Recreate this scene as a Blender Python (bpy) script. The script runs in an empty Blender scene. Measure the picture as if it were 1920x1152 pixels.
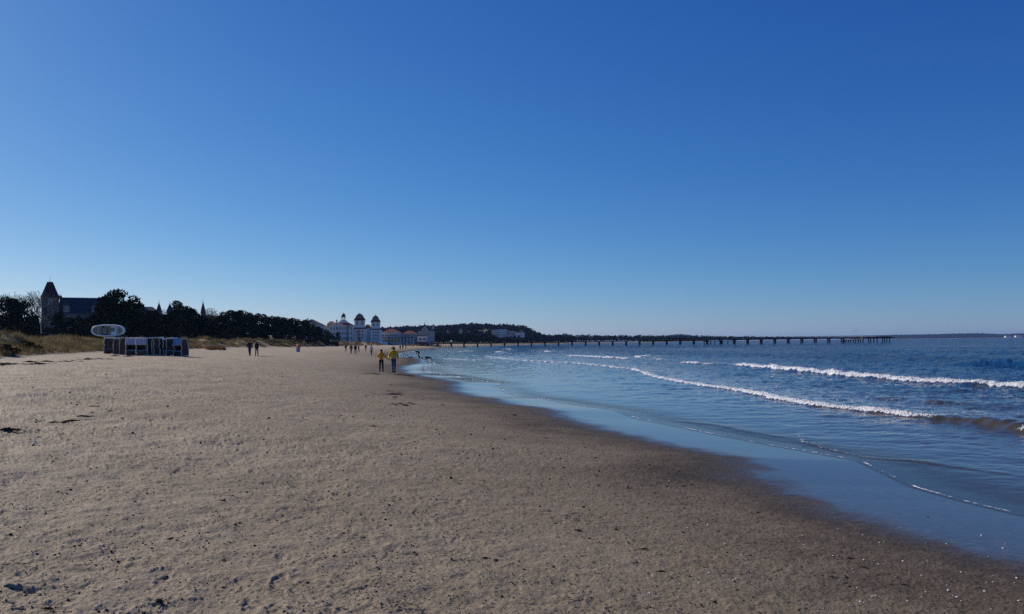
import bpy, math, random
import numpy as np
from mathutils import Matrix, Vector

# ------------------------------------------------------------------ camera, sky, sun
S = bpy.context.scene
COL = S.collection
F = 1478.0                      # focal length in pixels of a 1920 wide frame
ZC = 2.1                        # eye height above the water
HZ = 643.8                      # horizon row at the middle of the frame
ROLL = -math.radians(0.66)
cam_d = bpy.data.cameras.new('camera')
cam = bpy.data.objects.new('camera', cam_d)
COL.objects.link(cam)
cam_d.sensor_width = 36.0
cam_d.lens = 36.0 * F / 1920.0
cam_d.shift_y = (HZ - 576.0) / 1920.0
cam_d.clip_start = 0.1
cam_d.clip_end = 80000.0
cam.matrix_world = Matrix.Translation((0, 0, ZC)) @ Matrix.Rotation(math.pi / 2, 4, 'X') @ Matrix.Rotation(ROLL, 4, 'Z')
S.camera = cam

SUN_EL, SUN_AZ = math.radians(29), math.radians(-52)
wd = bpy.data.worlds.new('World')
S.world = wd
wd.use_nodes = True
wt = wd.node_tree
bg = wt.nodes['Background']
sky = wt.nodes.new('ShaderNodeTexSky')
sky.sky_type = 'NISHITA'
sky.sun_disc = False
sky.sun_elevation = SUN_EL
sky.sun_rotation = SUN_AZ
sky.altitude = 0
sky.air_density = 0.8
sky.dust_density = 0.2
sky.ozone_density = 4.0
# the deep, polarised blue of a dry spring sky: one contrast and gain per channel
sep = wt.nodes.new('ShaderNodeSeparateColor')
comb = wt.nodes.new('ShaderNodeCombineColor')
wt.links.new(sky.outputs[0], sep.inputs[0])
for ch, (g, a) in enumerate(((1.553, -0.338), (1.103, -0.455), (0.681, -0.338))):
    p = wt.nodes.new('ShaderNodeMath'); p.operation = 'POWER'
    m = wt.nodes.new('ShaderNodeMath'); m.operation = 'MULTIPLY'
    wt.links.new(sep.outputs[ch], p.inputs[0]); p.inputs[1].default_value = g
    wt.links.new(p.outputs[0], m.inputs[0]); m.inputs[1].default_value = math.exp(a) * (0.1 ** g) / 0.1 * 1.05
    wt.links.new(m.outputs[0], comb.inputs[ch])
wt.links.new(comb.outputs[0], bg.inputs['Color'])
bg.inputs['Strength'].default_value = 0.1

sun_d = bpy.data.lights.new('sun', 'SUN')
sun_d.energy = 4.55
sun_d.angle = math.radians(0.53)
sun_d.color = (1.0, 0.93, 0.83)
sun = bpy.data.objects.new('sun', sun_d)
COL.objects.link(sun)
sdir = Vector((math.sin(SUN_AZ) * math.cos(SUN_EL), math.cos(SUN_AZ) * math.cos(SUN_EL), math.sin(SUN_EL)))
sun.rotation_euler = sdir.to_track_quat('Z', 'Y').to_euler()
sun.location = (-60, 20, 60)

S.view_settings.view_transform = 'Standard'
S.view_settings.look = 'None'
S.view_settings.exposure = 0.0
S.view_settings.gamma = 1.0
S.view_settings.use_curve_mapping = False
S.cycles.use_denoising = False
S.cycles.max_bounces = 6
S.cycles.diffuse_bounces = 2
S.cycles.glossy_bounces = 3
S.cycles.transparent_max_bounces = 8

rnd = random.Random(7)
rng = np.random.default_rng(7)

# ------------------------------------------------------------------ where a photo pixel lies in the world
CR, SR = math.cos(ROLL), math.sin(ROLL)
def ray(px, py):
    u = (px - 960.0) / F
    v = (HZ - py) / F
    return np.array([u * CR - v * SR, 1.0, u * SR + v * CR])
def P(px, py, Y):
    d = ray(px, py)
    return np.array([d[0] * Y, Y, ZC + d[2] * Y])
def GZ(px, py, z=0.0):
    d = ray(px, py)
    t = (z - ZC) / d[2]
    return np.array([d[0] * t, t, z])

# ------------------------------------------------------------------ noise tiles
def tile(n, lo, hi, seed, beta=1.0, aniso=(1, 1)):
    """periodic n x n random field, wavelengths between n/hi and n/lo cells, std 1"""
    r = np.random.default_rng(seed)
    f = np.fft.fft2(r.standard_normal((n, n)))
    k = np.fft.fftfreq(n) * n
    kx, ky = np.meshgrid(k * aniso[0], k * aniso[1])
    kk = np.hypot(kx, ky)
    w = np.where((kk >= lo) & (kk <= hi), 1.0 / np.maximum(kk, 1e-6) ** beta, 0)
    o = np.real(np.fft.ifft2(f * w))
    return (o / o.std()).astype(np.float32)
def samp(t, x, y, size):
    n = t.shape[0]
    fx = (np.asarray(x) / size * n) % n
    fy = (np.asarray(y) / size * n) % n
    i = np.floor(fx).astype(np.int64) % n; j = np.floor(fy).astype(np.int64) % n
    a = fx - np.floor(fx); b = fy - np.floor(fy)
    i1 = (i + 1) % n; j1 = (j + 1) % n
    return (t[j, i] * (1 - a) * (1 - b) + t[j, i1] * a * (1 - b) + t[j1, i] * (1 - a) * b + t[j1, i1] * a * b)
N_SOFT = tile(512, 2, 40, 1, 1.3)
N_LOW = tile(256, 2, 12, 5, 1.3)
N_FINE = tile(512, 20, 200, 2, 0.7)
N_CHOP = tile(512, 6, 120, 3, 1.35, (1.0, 0.55))

def sm(x, a, b):
    t = np.clip((np.asarray(x, float) - a) / (b - a), 0, 1)
    return t * t * (3 - 2 * t)

# ------------------------------------------------------------------ shoreline and terrain
shore_px = [(1920, 968), (1810, 942), (1715, 915), (1610, 865), (1525, 850), (1440, 836), (1360, 821), (1280, 804), (1195, 787),
            (1110, 767), (1035, 755), (985, 744), (950, 734), (919, 720), (880, 711), (837, 704), (812, 699)]
sp = sorted([tuple(GZ(*p)[[1, 0]]) for p in shore_px])
d0 = (sp[1][1] - sp[0][1]) / (sp[1][0] - sp[0][0])
sp = [(-40, sp[0][1] + 42 * 0.28 + 3), (sp[0][0] - 6, sp[0][1] + 2.0)] + sp
sp += [(66, -7.3), (75, -8.0), (90, -9.0), (105, -11.0), (118, -13.2), (125, -16.6), (150, -21.0), (185, -25.2), (230, -29.0), (300, -33.0), (390, -35.0),
       (520, -36.0), (620, -30), (750, -12), (1000, 28), (1300, 105), (2000, 400), (2700, 900), (3600, 1900), (5000, 4200), (60000, 120000)]
SY = np.array([p[0] for p in sp]); SX = np.array([p[1] for p in sp])
def shore_d(x, y):
    """metres landward of the water's edge"""
    s = np.interp(y, SY, SX)
    g = (np.interp(y + 1, SY, SX) - np.interp(y - 1, SY, SX)) / 2
    w = 0.22 * samp(N_LOW, np.asarray(y) * 1.0, np.asarray(y) * 0.13, 40) * sm(y, 8, 40) * (1 - .6 * sm(y, 70, 110))
    return (s + w - x) / np.sqrt(1 + g * g)
DY = np.array([-50, 30, 60, 100, 150, 200, 350, 520, 640, 800, 1200, 60000.])
DX = np.array([-34, -36, -39.5, -51, -62, -72, -88, -97, -96, -90, -40, 90000.])
def dune_e(x, y):
    return (np.interp(y, DY, DX) - x) * 0.93
def hill_h(x, y):
    xp = np.asarray(x) * 1800.0 / np.maximum(y, 100)
    r = np.interp(xp, [-2500, -900, -500, -292, -160, -85, -40, 24, 48, 75, 130], [20, 26, 30, 28, 31, 35, 31, 29, 18, 6, 0])
    return r * sm(y, 900, 1800) * (1 - sm(y, 2100, 2900))
def terr(x, y):
    x = np.asarray(x, float); y = np.asarray(y, float)
    d = shore_d(x, y)
    z = np.interp(d, [-400, -60, -20, -5, 0, 2, 8, 16, 31, 45, 60, 100], [-9, -3, -1.1, -.26, 0, .085, .40, .84, 1.36, 1.72, 1.86, 1.95])
    z = z - .40 * sm(y, 140, 320) * sm(d, 25, 55) * (1 - sm(y, 640, 760))
    e = dune_e(x, y)
    n = samp(N_LOW, x, y, 60)
    n2 = samp(N_LOW, x + 7, y * 0.8, 30)
    near = sm(y, -10, 20) * (1 - sm(y, 640, 760))
    z = z + near * sm(e, -1.0, 5.5 + 0 * e) * np.clip((0.95 + .95 * sm(y, 140, 330)) * (1 + 0.28 * n + 0.22 * n2), .35, 2.6) * (1 - 0.35 * sm(e, 12, 30))
    z = z + 0.03 * n2 * sm(d, 8, 20)
    return z + hill_h(x, y) * sm(d, 40, 200)
def tz(x, y):
    return float(terr(np.array([x]), np.array([y]))[0])
def G(px, py):
    """first hit of the photo ray with the terrain"""
    d = ray(px, py)
    t = np.geomspace(2.5, 1500, 6000)
    z = ZC + d[2] * t
    h = np.maximum(terr(d[0] * t, t), -0.02)
    k = np.nonzero(z <= h)[0]
    t0 = t[k[0]] if len(k) else 1500
    return np.array([d[0] * t0, t0, tz(d[0] * t0, t0)])

# ------------------------------------------------------------------ helpers: materials
def mat(name, col, rough=0.8, var=0.0, scale=3.0, spec=0.5, metal=0.0, bump=0.0, bscale=20.0):
    m = bpy.data.materials.new(name)
    m.use_nodes = True
    nt = m.node_tree
    b = nt.nodes['Principled BSDF']
    b.inputs['Base Color'].default_value = (*col, 1)
    b.inputs['Roughness'].default_value = rough
    b.inputs['Specular IOR Level'].default_value = spec
    b.inputs['Metallic'].default_value = metal
    if var or bump:
        tc = nt.nodes.new('ShaderNodeTexCoord')
    if var:
        n = nt.nodes.new('ShaderNodeTexNoise'); n.inputs['Scale'].default_value = scale; n.inputs['Detail'].default_value = 5
        nt.links.new(tc.outputs['Object'], n.inputs['Vector'])
        oi = nt.nodes.new('ShaderNodeObjectInfo')
        ad = nt.nodes.new('ShaderNodeMath'); ad.operation = 'MULTIPLY_ADD'
        nt.links.new(oi.outputs['Random'], ad.inputs[0]); ad.inputs[1].default_value = 0.35
        nt.links.new(n.outputs['Fac'], ad.inputs[2])
        r = nt.nodes.new('ShaderNodeMapRange')
        r.inputs['From Min'].default_value = 0.35; r.inputs['From Max'].default_value = 0.95
        r.inputs['To Min'].default_value = 1 - var; r.inputs['To Max'].default_value = 1 + var
        nt.links.new(ad.outputs[0], r.inputs['Value'])
        mx = nt.nodes.new('ShaderNodeVectorMath'); mx.operation = 'SCALE'
        mx.inputs[0].default_value = col
        nt.links.new(r.outputs[0], mx.inputs['Scale'])
        nt.links.new(mx.outputs[0], b.inputs['Base Color'])
    if bump:
        n2 = nt.nodes.new('ShaderNodeTexNoise'); n2.inputs['Scale'].default_value = bscale; n2.inputs['Detail'].default_value = 6
        nt.links.new(tc.outputs['Object'], n2.inputs['Vector'])
        bp = nt.nodes.new('ShaderNodeBump'); bp.inputs['Strength'].default_value = bump; bp.inputs['Distance'].default_value = 0.02
        nt.links.new(n2.outputs['Fac'], bp.inputs['Height'])
        nt.links.new(bp.outputs[0], b.inputs['Normal'])
    return m

# ------------------------------------------------------------------ helpers: meshes and objects
class MB:
    def __init__(self):
        self.v = []; self.f = []; self.m = []; self.mats = []
    def mi(self, m):
        if m not in self.mats: self.mats.append(m)
        return self.mats.index(m)
    def add(self, vs, fs, m=None, M=None):
        o = len(self.v); k = self.mi(m) if m else 0
        if M is not None: vs = [tuple(M @ Vector(p)) for p in vs]
        self.v += [tuple(p) for p in vs]
        for f in fs: self.f.append(tuple(i + o for i in f)); self.m.append(k)
        return self
    def box(self, a, b, m=None, M=None):
        x0, y0, z0 = a; x1, y1, z1 = b
        vs = [(x0, y0, z0), (x1, y0, z0), (x1, y1, z0), (x0, y1, z0), (x0, y0, z1), (x1, y0, z1), (x1, y1, z1), (x0, y1, z1)]
        return self.add(vs, [(0, 3, 2, 1), (4, 5, 6, 7), (0, 1, 5, 4), (1, 2, 6, 5), (2, 3, 7, 6), (3, 0, 4, 7)], m, M)
    def tube(self, pts, rad, n=8, m=None, cap=True):
        pts = [Vector(p) for p in pts]
        if not hasattr(rad, '__len__'): rad = [rad] * len(pts)
        vs = []; fs = []
        for i, p in enumerate(pts):
            t = (pts[min(i + 1, len(pts) - 1)] - pts[max(i - 1, 0)]).normalized()
            a = Vector((1, 0, 0)) if abs(t.x) < .8 else Vector((0, 1, 0))
            u = t.cross(a).normalized(); w = t.cross(u)
            for k in range(n):
                q = 2 * math.pi * k / n
                vs.append(tuple(p + (u * math.cos(q) + w * math.sin(q)) * rad[i]))
        for i in range(len(pts) - 1):
            for k in range(n):
                fs.append((i * n + k, i * n + (k + 1) % n, (i + 1) * n + (k + 1) % n, (i + 1) * n + k))
        if cap:
            fs.append(tuple(range(n - 1, -1, -1))); fs.append(tuple((len(pts) - 1) * n + k for k in range(n)))
        return self.add(vs, fs, m)
    def lathe(self, prof, n=16, m=None, M=None, a0=0.0):
        vs = []; fs = []
        for r, z in prof:
            for k in range(n):
                q = a0 + 2 * math.pi * k / n
                vs.append((r * math.cos(q), r * math.sin(q), z))
        for i in range(len(prof) - 1):
            for k in range(n):
                fs.append((i * n + k, i * n + (k + 1) % n, (i + 1) * n + (k + 1) % n, (i + 1) * n + k))
        fs.append(tuple(range(n - 1, -1, -1))); fs.append(tuple((len(prof) - 1) * n + k for k in range(n)))
        return self.add(vs, fs, m, M)
    def build(self, name, m=None, parent=None, loc=(0, 0, 0), rz=0.0, smooth=False):
        me = bpy.data.meshes.new(name)
        me.from_pydata(self.v, [], self.f)
        ms = self.mats if self.mats else ([m] if m else [])
        for k in ms: me.materials.append(k)
        if self.mats: me.polygons.foreach_set('material_index', self.m)
        if smooth: me.polygons.foreach_set('use_smooth', [True] * len(me.polygons))
        me.update()
        return link(name, me, parent, loc, rz)

def link(name, me, parent=None, loc=(0, 0, 0), rz=0.0):
    o = bpy.data.objects.new(name, me)
    COL.objects.link(o)
    o.location = loc
    o.rotation_euler = (0, 0, rz)
    if parent: o.parent = parent
    return o
def tag(o, label=None, cat=None, group=None, kind=None):
    if label: o['label'] = label
    if cat: o['category'] = cat
    if group: o['group'] = group
    if kind: o['kind'] = kind
    return o
def thing(name, loc, label, cat, group=None, rz=0.0):
    o = bpy.data.objects.new(name, None)
    COL.objects.link(o)
    o.empty_display_size = 0.2
    o.location = loc
    o.rotation_euler = (0, 0, rz)
    return tag(o, label, cat, group)
KIDS = {}
def kids(o):
    return list(o.children)
def copy_tree(o, parent=None):
    c = o.copy()
    COL.objects.link(c)
    if parent: c.parent = parent
    for ch in kids(o): copy_tree(ch, c)
    return c
def grid_mesh(name, V, shape, keep, attrs, m, smooth=True):
    """V (R,C,3) grid, keep (R-1,C-1) faces"""
    R, C = shape
    idx = np.arange(R * C).reshape(R, C)
    q = np.stack([idx[:-1, :-1], idx[:-1, 1:], idx[1:, 1:], idx[1:, :-1]], -1)[keep]
    used = np.unique(q)
    re = np.full(R * C, -1); re[used] = np.arange(len(used))
    q = re[q].astype(np.int32)
    v = V.reshape(-1, 3)[used].astype(np.float32)
    me = bpy.data.meshes.new(name)
    me.vertices.add(len(v)); me.vertices.foreach_set('co', v.ravel())
    me.loops.add(q.size); me.loops.foreach_set('vertex_index', q.ravel())
    me.polygons.add(len(q))
    me.polygons.foreach_set('loop_start', np.arange(0, q.size, 4, dtype=np.int32))
    me.polygons.foreach_set('use_smooth', np.ones(len(q), bool))
    me.update(calc_edges=True)
    for k, a in attrs.items():
        at = me.attributes.new(k, 'FLOAT', 'POINT')
        at.data.foreach_set('value', a.reshape(-1)[used].astype(np.float32))
    me.materials.append(m)
    return me
def soup(name, v, fn, m, mi=None):
    """mesh from an (N,k,3) array of separate k-gons"""
    N, k, _ = v.shape
    me = bpy.data.meshes.new(name)
    me.vertices.add(N * k); me.vertices.foreach_set('co', v.astype(np.float32).ravel())
    me.loops.add(N * k); me.loops.foreach_set('vertex_index', np.arange(N * k, dtype=np.int32))
    me.polygons.add(N); me.polygons.foreach_set('loop_start', np.arange(0, N * k, k, dtype=np.int32))
    me.update(calc_edges=True)
    for q in (m if isinstance(m, list) else [m]): me.materials.append(q)
    if mi is not None: me.polygons.foreach_set('material_index', mi.astype(np.int32))
    return me

# ------------------------------------------------------------------ node helper
class NT:
    def __init__(self, name):
        self.m = bpy.data.materials.new(name); self.m.use_nodes = True
        self.t = self.m.node_tree; self.t.nodes.clear()
        self.out = self.t.nodes.new('ShaderNodeOutputMaterial')
    def n(self, typ, **kw):
        o = self.t.nodes.new(typ)
        for k, v in kw.items():
            if hasattr(o, k): setattr(o, k, v)
            else: o.inputs[k.replace('_', ' ')].default_value = v
        return o
    def l(self, a, b): self.t.links.new(a, b)
    def attr(self, name): return self.n('ShaderNodeAttribute', attribute_name=name).outputs['Fac']
    def math(self, op, a, b=None, c=None, clamp=False):
        o = self.n('ShaderNodeMath', operation=op); o.use_clamp = clamp
        for i, x in enumerate((a, b, c)):
            if x is None: continue
            if isinstance(x, (int, float)): o.inputs[i].default_value = x
            else: self.l(x, o.inputs[i])
        return o.outputs[0]
    def mix(self, f, a, b):
        o = self.n('ShaderNodeMix', data_type='RGBA')
        for i, x in ((0, f), (6, a), (7, b)):
            if isinstance(x, (int, float)): o.inputs[i].default_value = x
            elif isinstance(x, tuple): o.inputs[i].default_value = (*x, 1)
            else: self.l(x, o.inputs[i])
        return o.outputs[2]
    def noise(self, scale, detail=4, rough=.55, vec=None, dist=0.0):
        o = self.n('ShaderNodeTexNoise'); o.inputs['Scale'].default_value = scale
        o.inputs['Detail'].default_value = detail; o.inputs['Roughness'].default_value = rough; o.inputs['Distortion'].default_value = dist
        if vec is not None: self.l(vec, o.inputs['Vector'])
        return o.outputs['Fac']
    def ramp(self, x, a, b, lo=0.0, hi=1.0):
        o = self.n('ShaderNodeMapRange'); o.interpolation_type = 'SMOOTHSTEP'
        self.l(x, o.inputs['Value'])
        for k, v in (('From Min', a), ('From Max', b), ('To Min', lo), ('To Max', hi)): o.inputs[k].default_value = v
        return o.outputs[0]
    def mapping(self, vec, scale, rot=(0, 0, 0)):
        o = self.n('ShaderNodeMapping'); o.inputs['Scale'].default_value = scale; o.inputs['Rotation'].default_value = rot
        self.l(vec, o.inputs['Vector']); return o.outputs[0]

# ------------------------------------------------------------------ sand
def sand_material():
    k = NT('sand_mat')
    pos = k.n('ShaderNodeNewGeometry').outputs['Position']
    damp, film, veg, dist = k.attr('damp'), k.attr('film'), k.attr('veg'), k.attr('dist')
    n1 = k.noise(0.55, 6, .6, pos)
    n2 = k.noise(9, 6, .65, pos)
    n3 = k.noise(90, 3, .6, pos)
    streak = k.noise(1.0, 5, .6, k.mapping(pos, (0.25, 1.2, 1), (0, 0, 0.25)))
    dry = k.mix(k.ramp(n1, .3, .7), (0.395, 0.318, 0.218), (0.49, 0.398, 0.282))
    dry = k.mix(k.ramp(streak, .35, .7, 0, .5), dry, (0.345, 0.268, 0.175))
    wet = k.mix(k.ramp(n2, .35, .7), (0.058, 0.044, 0.032), (0.080, 0.061, 0.045))
    dm = k.math('ADD', damp, k.math('MULTIPLY', k.math('SUBTRACT', n1, .5), k.math('MULTIPLY', k.math('MULTIPLY', damp, k.math('SUBTRACT', 1.0, damp)), .7)), clamp=True)
    base = k.mix(dm, dry, wet)
    gr = k.ramp(n3, .25, .75, .76, 1.2)
    g2 = k.ramp(n2, .3, .72, .86, 1.1)
    sc = k.n('ShaderNodeVectorMath', operation='SCALE'); k.l(base, sc.inputs[0]); k.l(k.math('MULTIPLY', gr, g2), sc.inputs['Scale'])
    grass = k.mix(k.ramp(n2, .35, .65), (0.11, 0.09, 0.047), (0.28, 0.215, 0.115))
    vm = k.math('MULTIPLY', veg, k.ramp(k.noise(.8, 5, .6, pos), .3, .6, .45, 1.0))
    col = k.mix(vm, sc.outputs[0], grass)
    b = k.n('ShaderNodeBsdfPrincipled')
    k.l(col, b.inputs['Base Color'])
    fn = k.math('ADD', film, k.math('MULTIPLY', k.math('SUBTRACT', streak, .5), k.math('MULTIPLY', k.math('MULTIPLY', film, k.math('SUBTRACT', 1.0, film)), 1.1)), clamp=True)
    k.l(k.ramp(fn, 0.05, 0.95, 0.72, 0.07), b.inputs['Roughness'])
    k.l(k.ramp(fn, 0.0, 0.7, 0.06, 0.5), b.inputs['Specular IOR Level'])
    b.inputs['IOR'].default_value = 1.36
    h = k.math('ADD', k.math('MULTIPLY', n2, 1.0), k.math('MULTIPLY', n3, .25))
    bp = k.n('ShaderNodeBump'); bp.inputs['Distance'].default_value = 0.05
    k.l(k.math('MULTIPLY', k.ramp(fn, 0.0, 0.6, 1.0, 0.012), 0.6), bp.inputs['Strength'])
    k.l(h, bp.inputs['Height'])
    k.l(bp.outputs[0], b.inputs['Normal'])
    k.l(b.outputs[0], k.out.inputs['Surface'])
    return k.m
M_SAND = sand_material()

# trampled surface: worn footprints stamped into a periodic tile (12 m, 1 cm cells)
TN, TS = 1200, 12.0
def footprints(seed, count):
    r = np.random.default_rng(seed)
    h = np.zeros((TN, TN), np.float32)
    w = 30
    gx, gy = np.meshgrid(np.arange(-w, w + 1) / 100.0, np.arange(-w, w + 1) / 100.0)
    for i in range(count):
        cx, cy = r.integers(0, TN, 2)
        a = r.normal(0, 0.5) if r.random() < .65 else r.uniform(0, 6.28)
        L = r.uniform(.09, .135); W = r.uniform(.036, .055); dep = r.uniform(.005, .020)
        u = gx * math.cos(a) + gy * math.sin(a); v = -gx * math.sin(a) + gy * math.cos(a)
        ww = W * (1.0 - 0.25 * np.clip(v / L + .1, -1, 1) ** 2 + 0.18 * (v / L))
        q = np.sqrt((u / ww) ** 2 + (v / L) ** 2)
        q = q + r.uniform(.05, .2) * np.sin(u * 60 + i) * np.sin(v * 45 + 2 * i)
        soft = r.uniform(.18, .5)
        s = -dep * (1 - sm(q, 1 - soft, 1 + soft * .4)) + dep * .45 * np.exp(-((q - 1.35) / .28) ** 2) + dep * .3 * np.exp(-((v + L * .2) / .03) ** 2 - (u / ww) ** 2)
        ix = (cx + np.arange(-w, w + 1)) % TN; iy = (cy + np.arange(-w, w + 1)) % TN
        h[np.ix_(iy, ix)] += s
    n = tile(TN, 10, 240, seed + 50, 1.0)
    n2 = tile(TN, 60, 560, seed + 60, 0.9)
    crust = np.tanh(np.clip(n - 0.65, 0, 9) * 3)           # scattered broken crust
    return h + 0.0062 * crust * (0.6 + 0.4 * n2) + 0.0022 * n + 0.0013 * n2
FP1, FP2 = footprints(11, 900), footprints(12, 560)

def sand_relief(x, y, d):
    a = 0.55 * x + 0.83 * y; b = -0.83 * x + 0.55 * y
    dist = np.hypot(x, y)
    walk = sm(d, 2.2, 6.5) * (0.35 + 0.65 * sm(d, 5, 14))
    patch = 0.55 + 0.45 * np.clip(samp(N_SOFT, x, y, 17) * .8 + .5, 0, 1.4)
    fade = 1 - 0.72 * sm(dist, 25, 110)
    h = 1.12 * (samp(FP1, x, y, TS) + 0.8 * samp(FP2, a, b, TS)) * walk * patch
    h = h + samp(N_SOFT, x, y, 9) * 0.012 * sm(d, 3, 9) + samp(N_SOFT, x, y, 31) * 0.03 * sm(d, 4, 14)
    h = h + samp(N_FINE, x, y, 6) * 0.0020 * sm(d, 1.2, 3.0)
    return h * fade

cols = np.arange(-1.12, 0.80, 1.75 / F)
drop = np.concatenate([np.geomspace(0.05, 8, 70), np.arange(8.4, 120, 0.8), np.arange(120, 760, 1.25)])
rowsY = (1.65 * F / drop)[::-1]
X = rowsY[:, None] * cols[None, :]
Y = np.repeat(rowsY[:, None], len(cols), 1)
d = shore_d(X, Y)
Z = terr(X, Y) + sand_relief(X, Y, d)
nl = samp(N_SOFT, X, Y, 14)
damp = np.interp(d + 0.35 * nl, [-5, 2.4, 3.4, 4.8, 6.8, 10, 15, 22], [1, .97, .80, .58, .40, .27, .13, 0])
film = np.interp(d + 0.14 * nl * sm(d, .3, 2) + .8 * sm(Y, 75, 95), [-50, 0.9, 1.7, 2.6, 3.6], [1, 1, .75, .22, 0])
veg = sm(dune_e(X, Y), -0.8, 2.2)
veg = np.maximum(veg, sm(d, 12, 18) * sm(Y, 700, 900))
zq = np.maximum(np.maximum(Z[:-1, :-1], Z[1:, 1:]), np.maximum(Z[:-1, 1:], Z[1:, :-1]))
me = grid_mesh('beach', np.stack([X, Y, Z], -1), X.shape, zq > -0.9, dict(damp=damp, film=film, veg=veg, dist=np.hypot(X, Y)), M_SAND)
tag(link('beach', me), kind='structure')

# ------------------------------------------------------------------ sea
def sea_material():
    k = NT('sea_mat')
    pos = k.n('ShaderNodeNewGeometry').outputs['Position']
    depth, foam, lace, dist = k.attr('depth'), k.attr('foam'), k.attr('lace'), k.attr('dist')
    n_big = k.noise(0.9, 5, .6, k.mapping(pos, (1, .45, 1), (0, 0, .2)))
    n_mid = k.noise(4.0, 4, .6, k.mapping(pos, (1, .5, 1), (0, 0, .1)), .4)
    n_fin = k.noise(15, 3, .6, k.mapping(pos, (1, .6, 1)))
    h = k.math('ADD', k.math('MULTIPLY', n_mid, .24), k.math('MULTIPLY', n_fin, .07))
    h = k.math('ADD', h, k.math('MULTIPLY', n_big, k.ramp(depth, .2, 1.2, 0.05, 1.1)))
    bp = k.n('ShaderNodeBump'); bp.inputs['Distance'].default_value = 0.16
    k.l(k.math('MAXIMUM', k.ramp(depth, 0.0, .9, .10, 1.0), k.ramp(dist, 45, 140, 0.0, .7)), bp.inputs['Strength'])
    k.l(k.ramp(depth, .4, 2.5, .16, .55), bp.inputs['Distance'])
    k.l(h, bp.inputs['Height'])
    base = k.mix(k.ramp(depth, .05, 1.0), (0.066, 0.053, 0.034), (0.044, 0.041, 0.021))
    base = k.mix(k.ramp(depth, .5, 2.2), base, (0.010, 0.062, 0.175))  # offshore blue: water colour with the sky's reflection put into it
    b = k.n('ShaderNodeBsdfPrincipled')
    k.l(base, b.inputs['Base Color']); b.inputs['IOR'].default_value = 1.333
    k.l(k.ramp(dist, 30, 2500, .05, .16), b.inputs['Roughness'])
    k.l(k.ramp(depth, .35, 2.2, .5, .17), b.inputs['Specular IOR Level'])
    k.l(bp.outputs[0], b.inputs['Normal'])
    df = k.n('ShaderNodeBsdfDiffuse'); df.inputs['Color'].default_value = (.010, .046, .120, 1)  # diffuse blue standing in for sky mirrored by unresolved wave slopes
    k.l(bp.outputs[0], df.inputs['Normal'])
    body = k.n('ShaderNodeMixShader')
    n_wind = k.noise(.05, 5, .65, k.mapping(pos, (1, .35, 1)))
    wf = k.math('ADD', k.ramp(depth, .35, 2.4, 0.0, .50), k.math('MULTIPLY', k.math('SUBTRACT', k.math('ADD', n_wind, n_big), 1.0), k.ramp(depth, .3, 2.4, 0.0, .9)), clamp=True)
    k.l(wf, body.inputs[0]); k.l(b.outputs[0], body.inputs[1]); k.l(df.outputs[0], body.inputs[2])
    tr = k.n('ShaderNodeBsdfTransparent'); tr.inputs[0].default_value = (1, 1, 1, 1)
    edge = k.n('ShaderNodeMixShader')
    k.l(k.ramp(depth, 0.0, .10, .35, 1.0), edge.inputs[0]); k.l(tr.outputs[0], edge.inputs[1]); k.l(body.outputs[0], edge.inputs[2])
    fo = k.n('ShaderNodeBsdfPrincipled'); fo.inputs['Base Color'].default_value = (.85, .85, .84, 1); fo.inputs['Roughness'].default_value = .75
    fb = k.n('ShaderNodeBump'); fb.inputs['Distance'].default_value = .12; fb.inputs['Strength'].default_value = .8
    fn = k.noise(9, 6, .7, pos)
    k.l(fn, fb.inputs['Height']); k.l(fb.outputs[0], fo.inputs['Normal'])
    th = k.math('ADD', foam, k.math('MULTIPLY', k.math('SUBTRACT', fn, .5), 1.3))
    f1 = k.ramp(th, .42, .62)
    vo = k.n('ShaderNodeTexVoronoi', feature='DISTANCE_TO_EDGE'); vo.inputs['Scale'].default_value = 3.2
    wv = k.n('ShaderNodeVectorMath', operation='ADD')
    k.l(k.mapping(pos, (1, .6, 1)), wv.inputs[0])
    nc = k.n('ShaderNodeTexNoise'); nc.inputs['Scale'].default_value = 2.5; nc.inputs['Detail'].default_value = 4; k.l(pos, nc.inputs['Vector'])
    ns = k.n('ShaderNodeVectorMath', operation='SCALE'); k.l(nc.outputs['Color'], ns.inputs[0]); ns.inputs['Scale'].default_value = .5
    k.l(ns.outputs[0], wv.inputs[1]); k.l(wv.outputs[0], vo.inputs['Vector'])
    cell = k.ramp(vo.outputs['Distance'], 0.01, .09, 1.0, 0.0)
    lc = k.math('MULTIPLY', k.math('MULTIPLY', cell, lace), k.ramp(n_mid, .4, .62))
    ff = k.math('MAXIMUM', f1, k.math('MULTIPLY', lc, .8), clamp=True)
    mx = k.n('ShaderNodeMixShader'); k.l(ff, mx.inputs[0]); k.l(edge.outputs[0], mx.inputs[1]); k.l(fo.outputs[0], mx.inputs[2])
    k.l(mx.outputs[0], k.out.inputs['Surface'])
    return k.m
M_SEA = sea_material()
M_FOAM = mat('foam_mat', (.86, .86, .85), .8, spec=.3)

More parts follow.
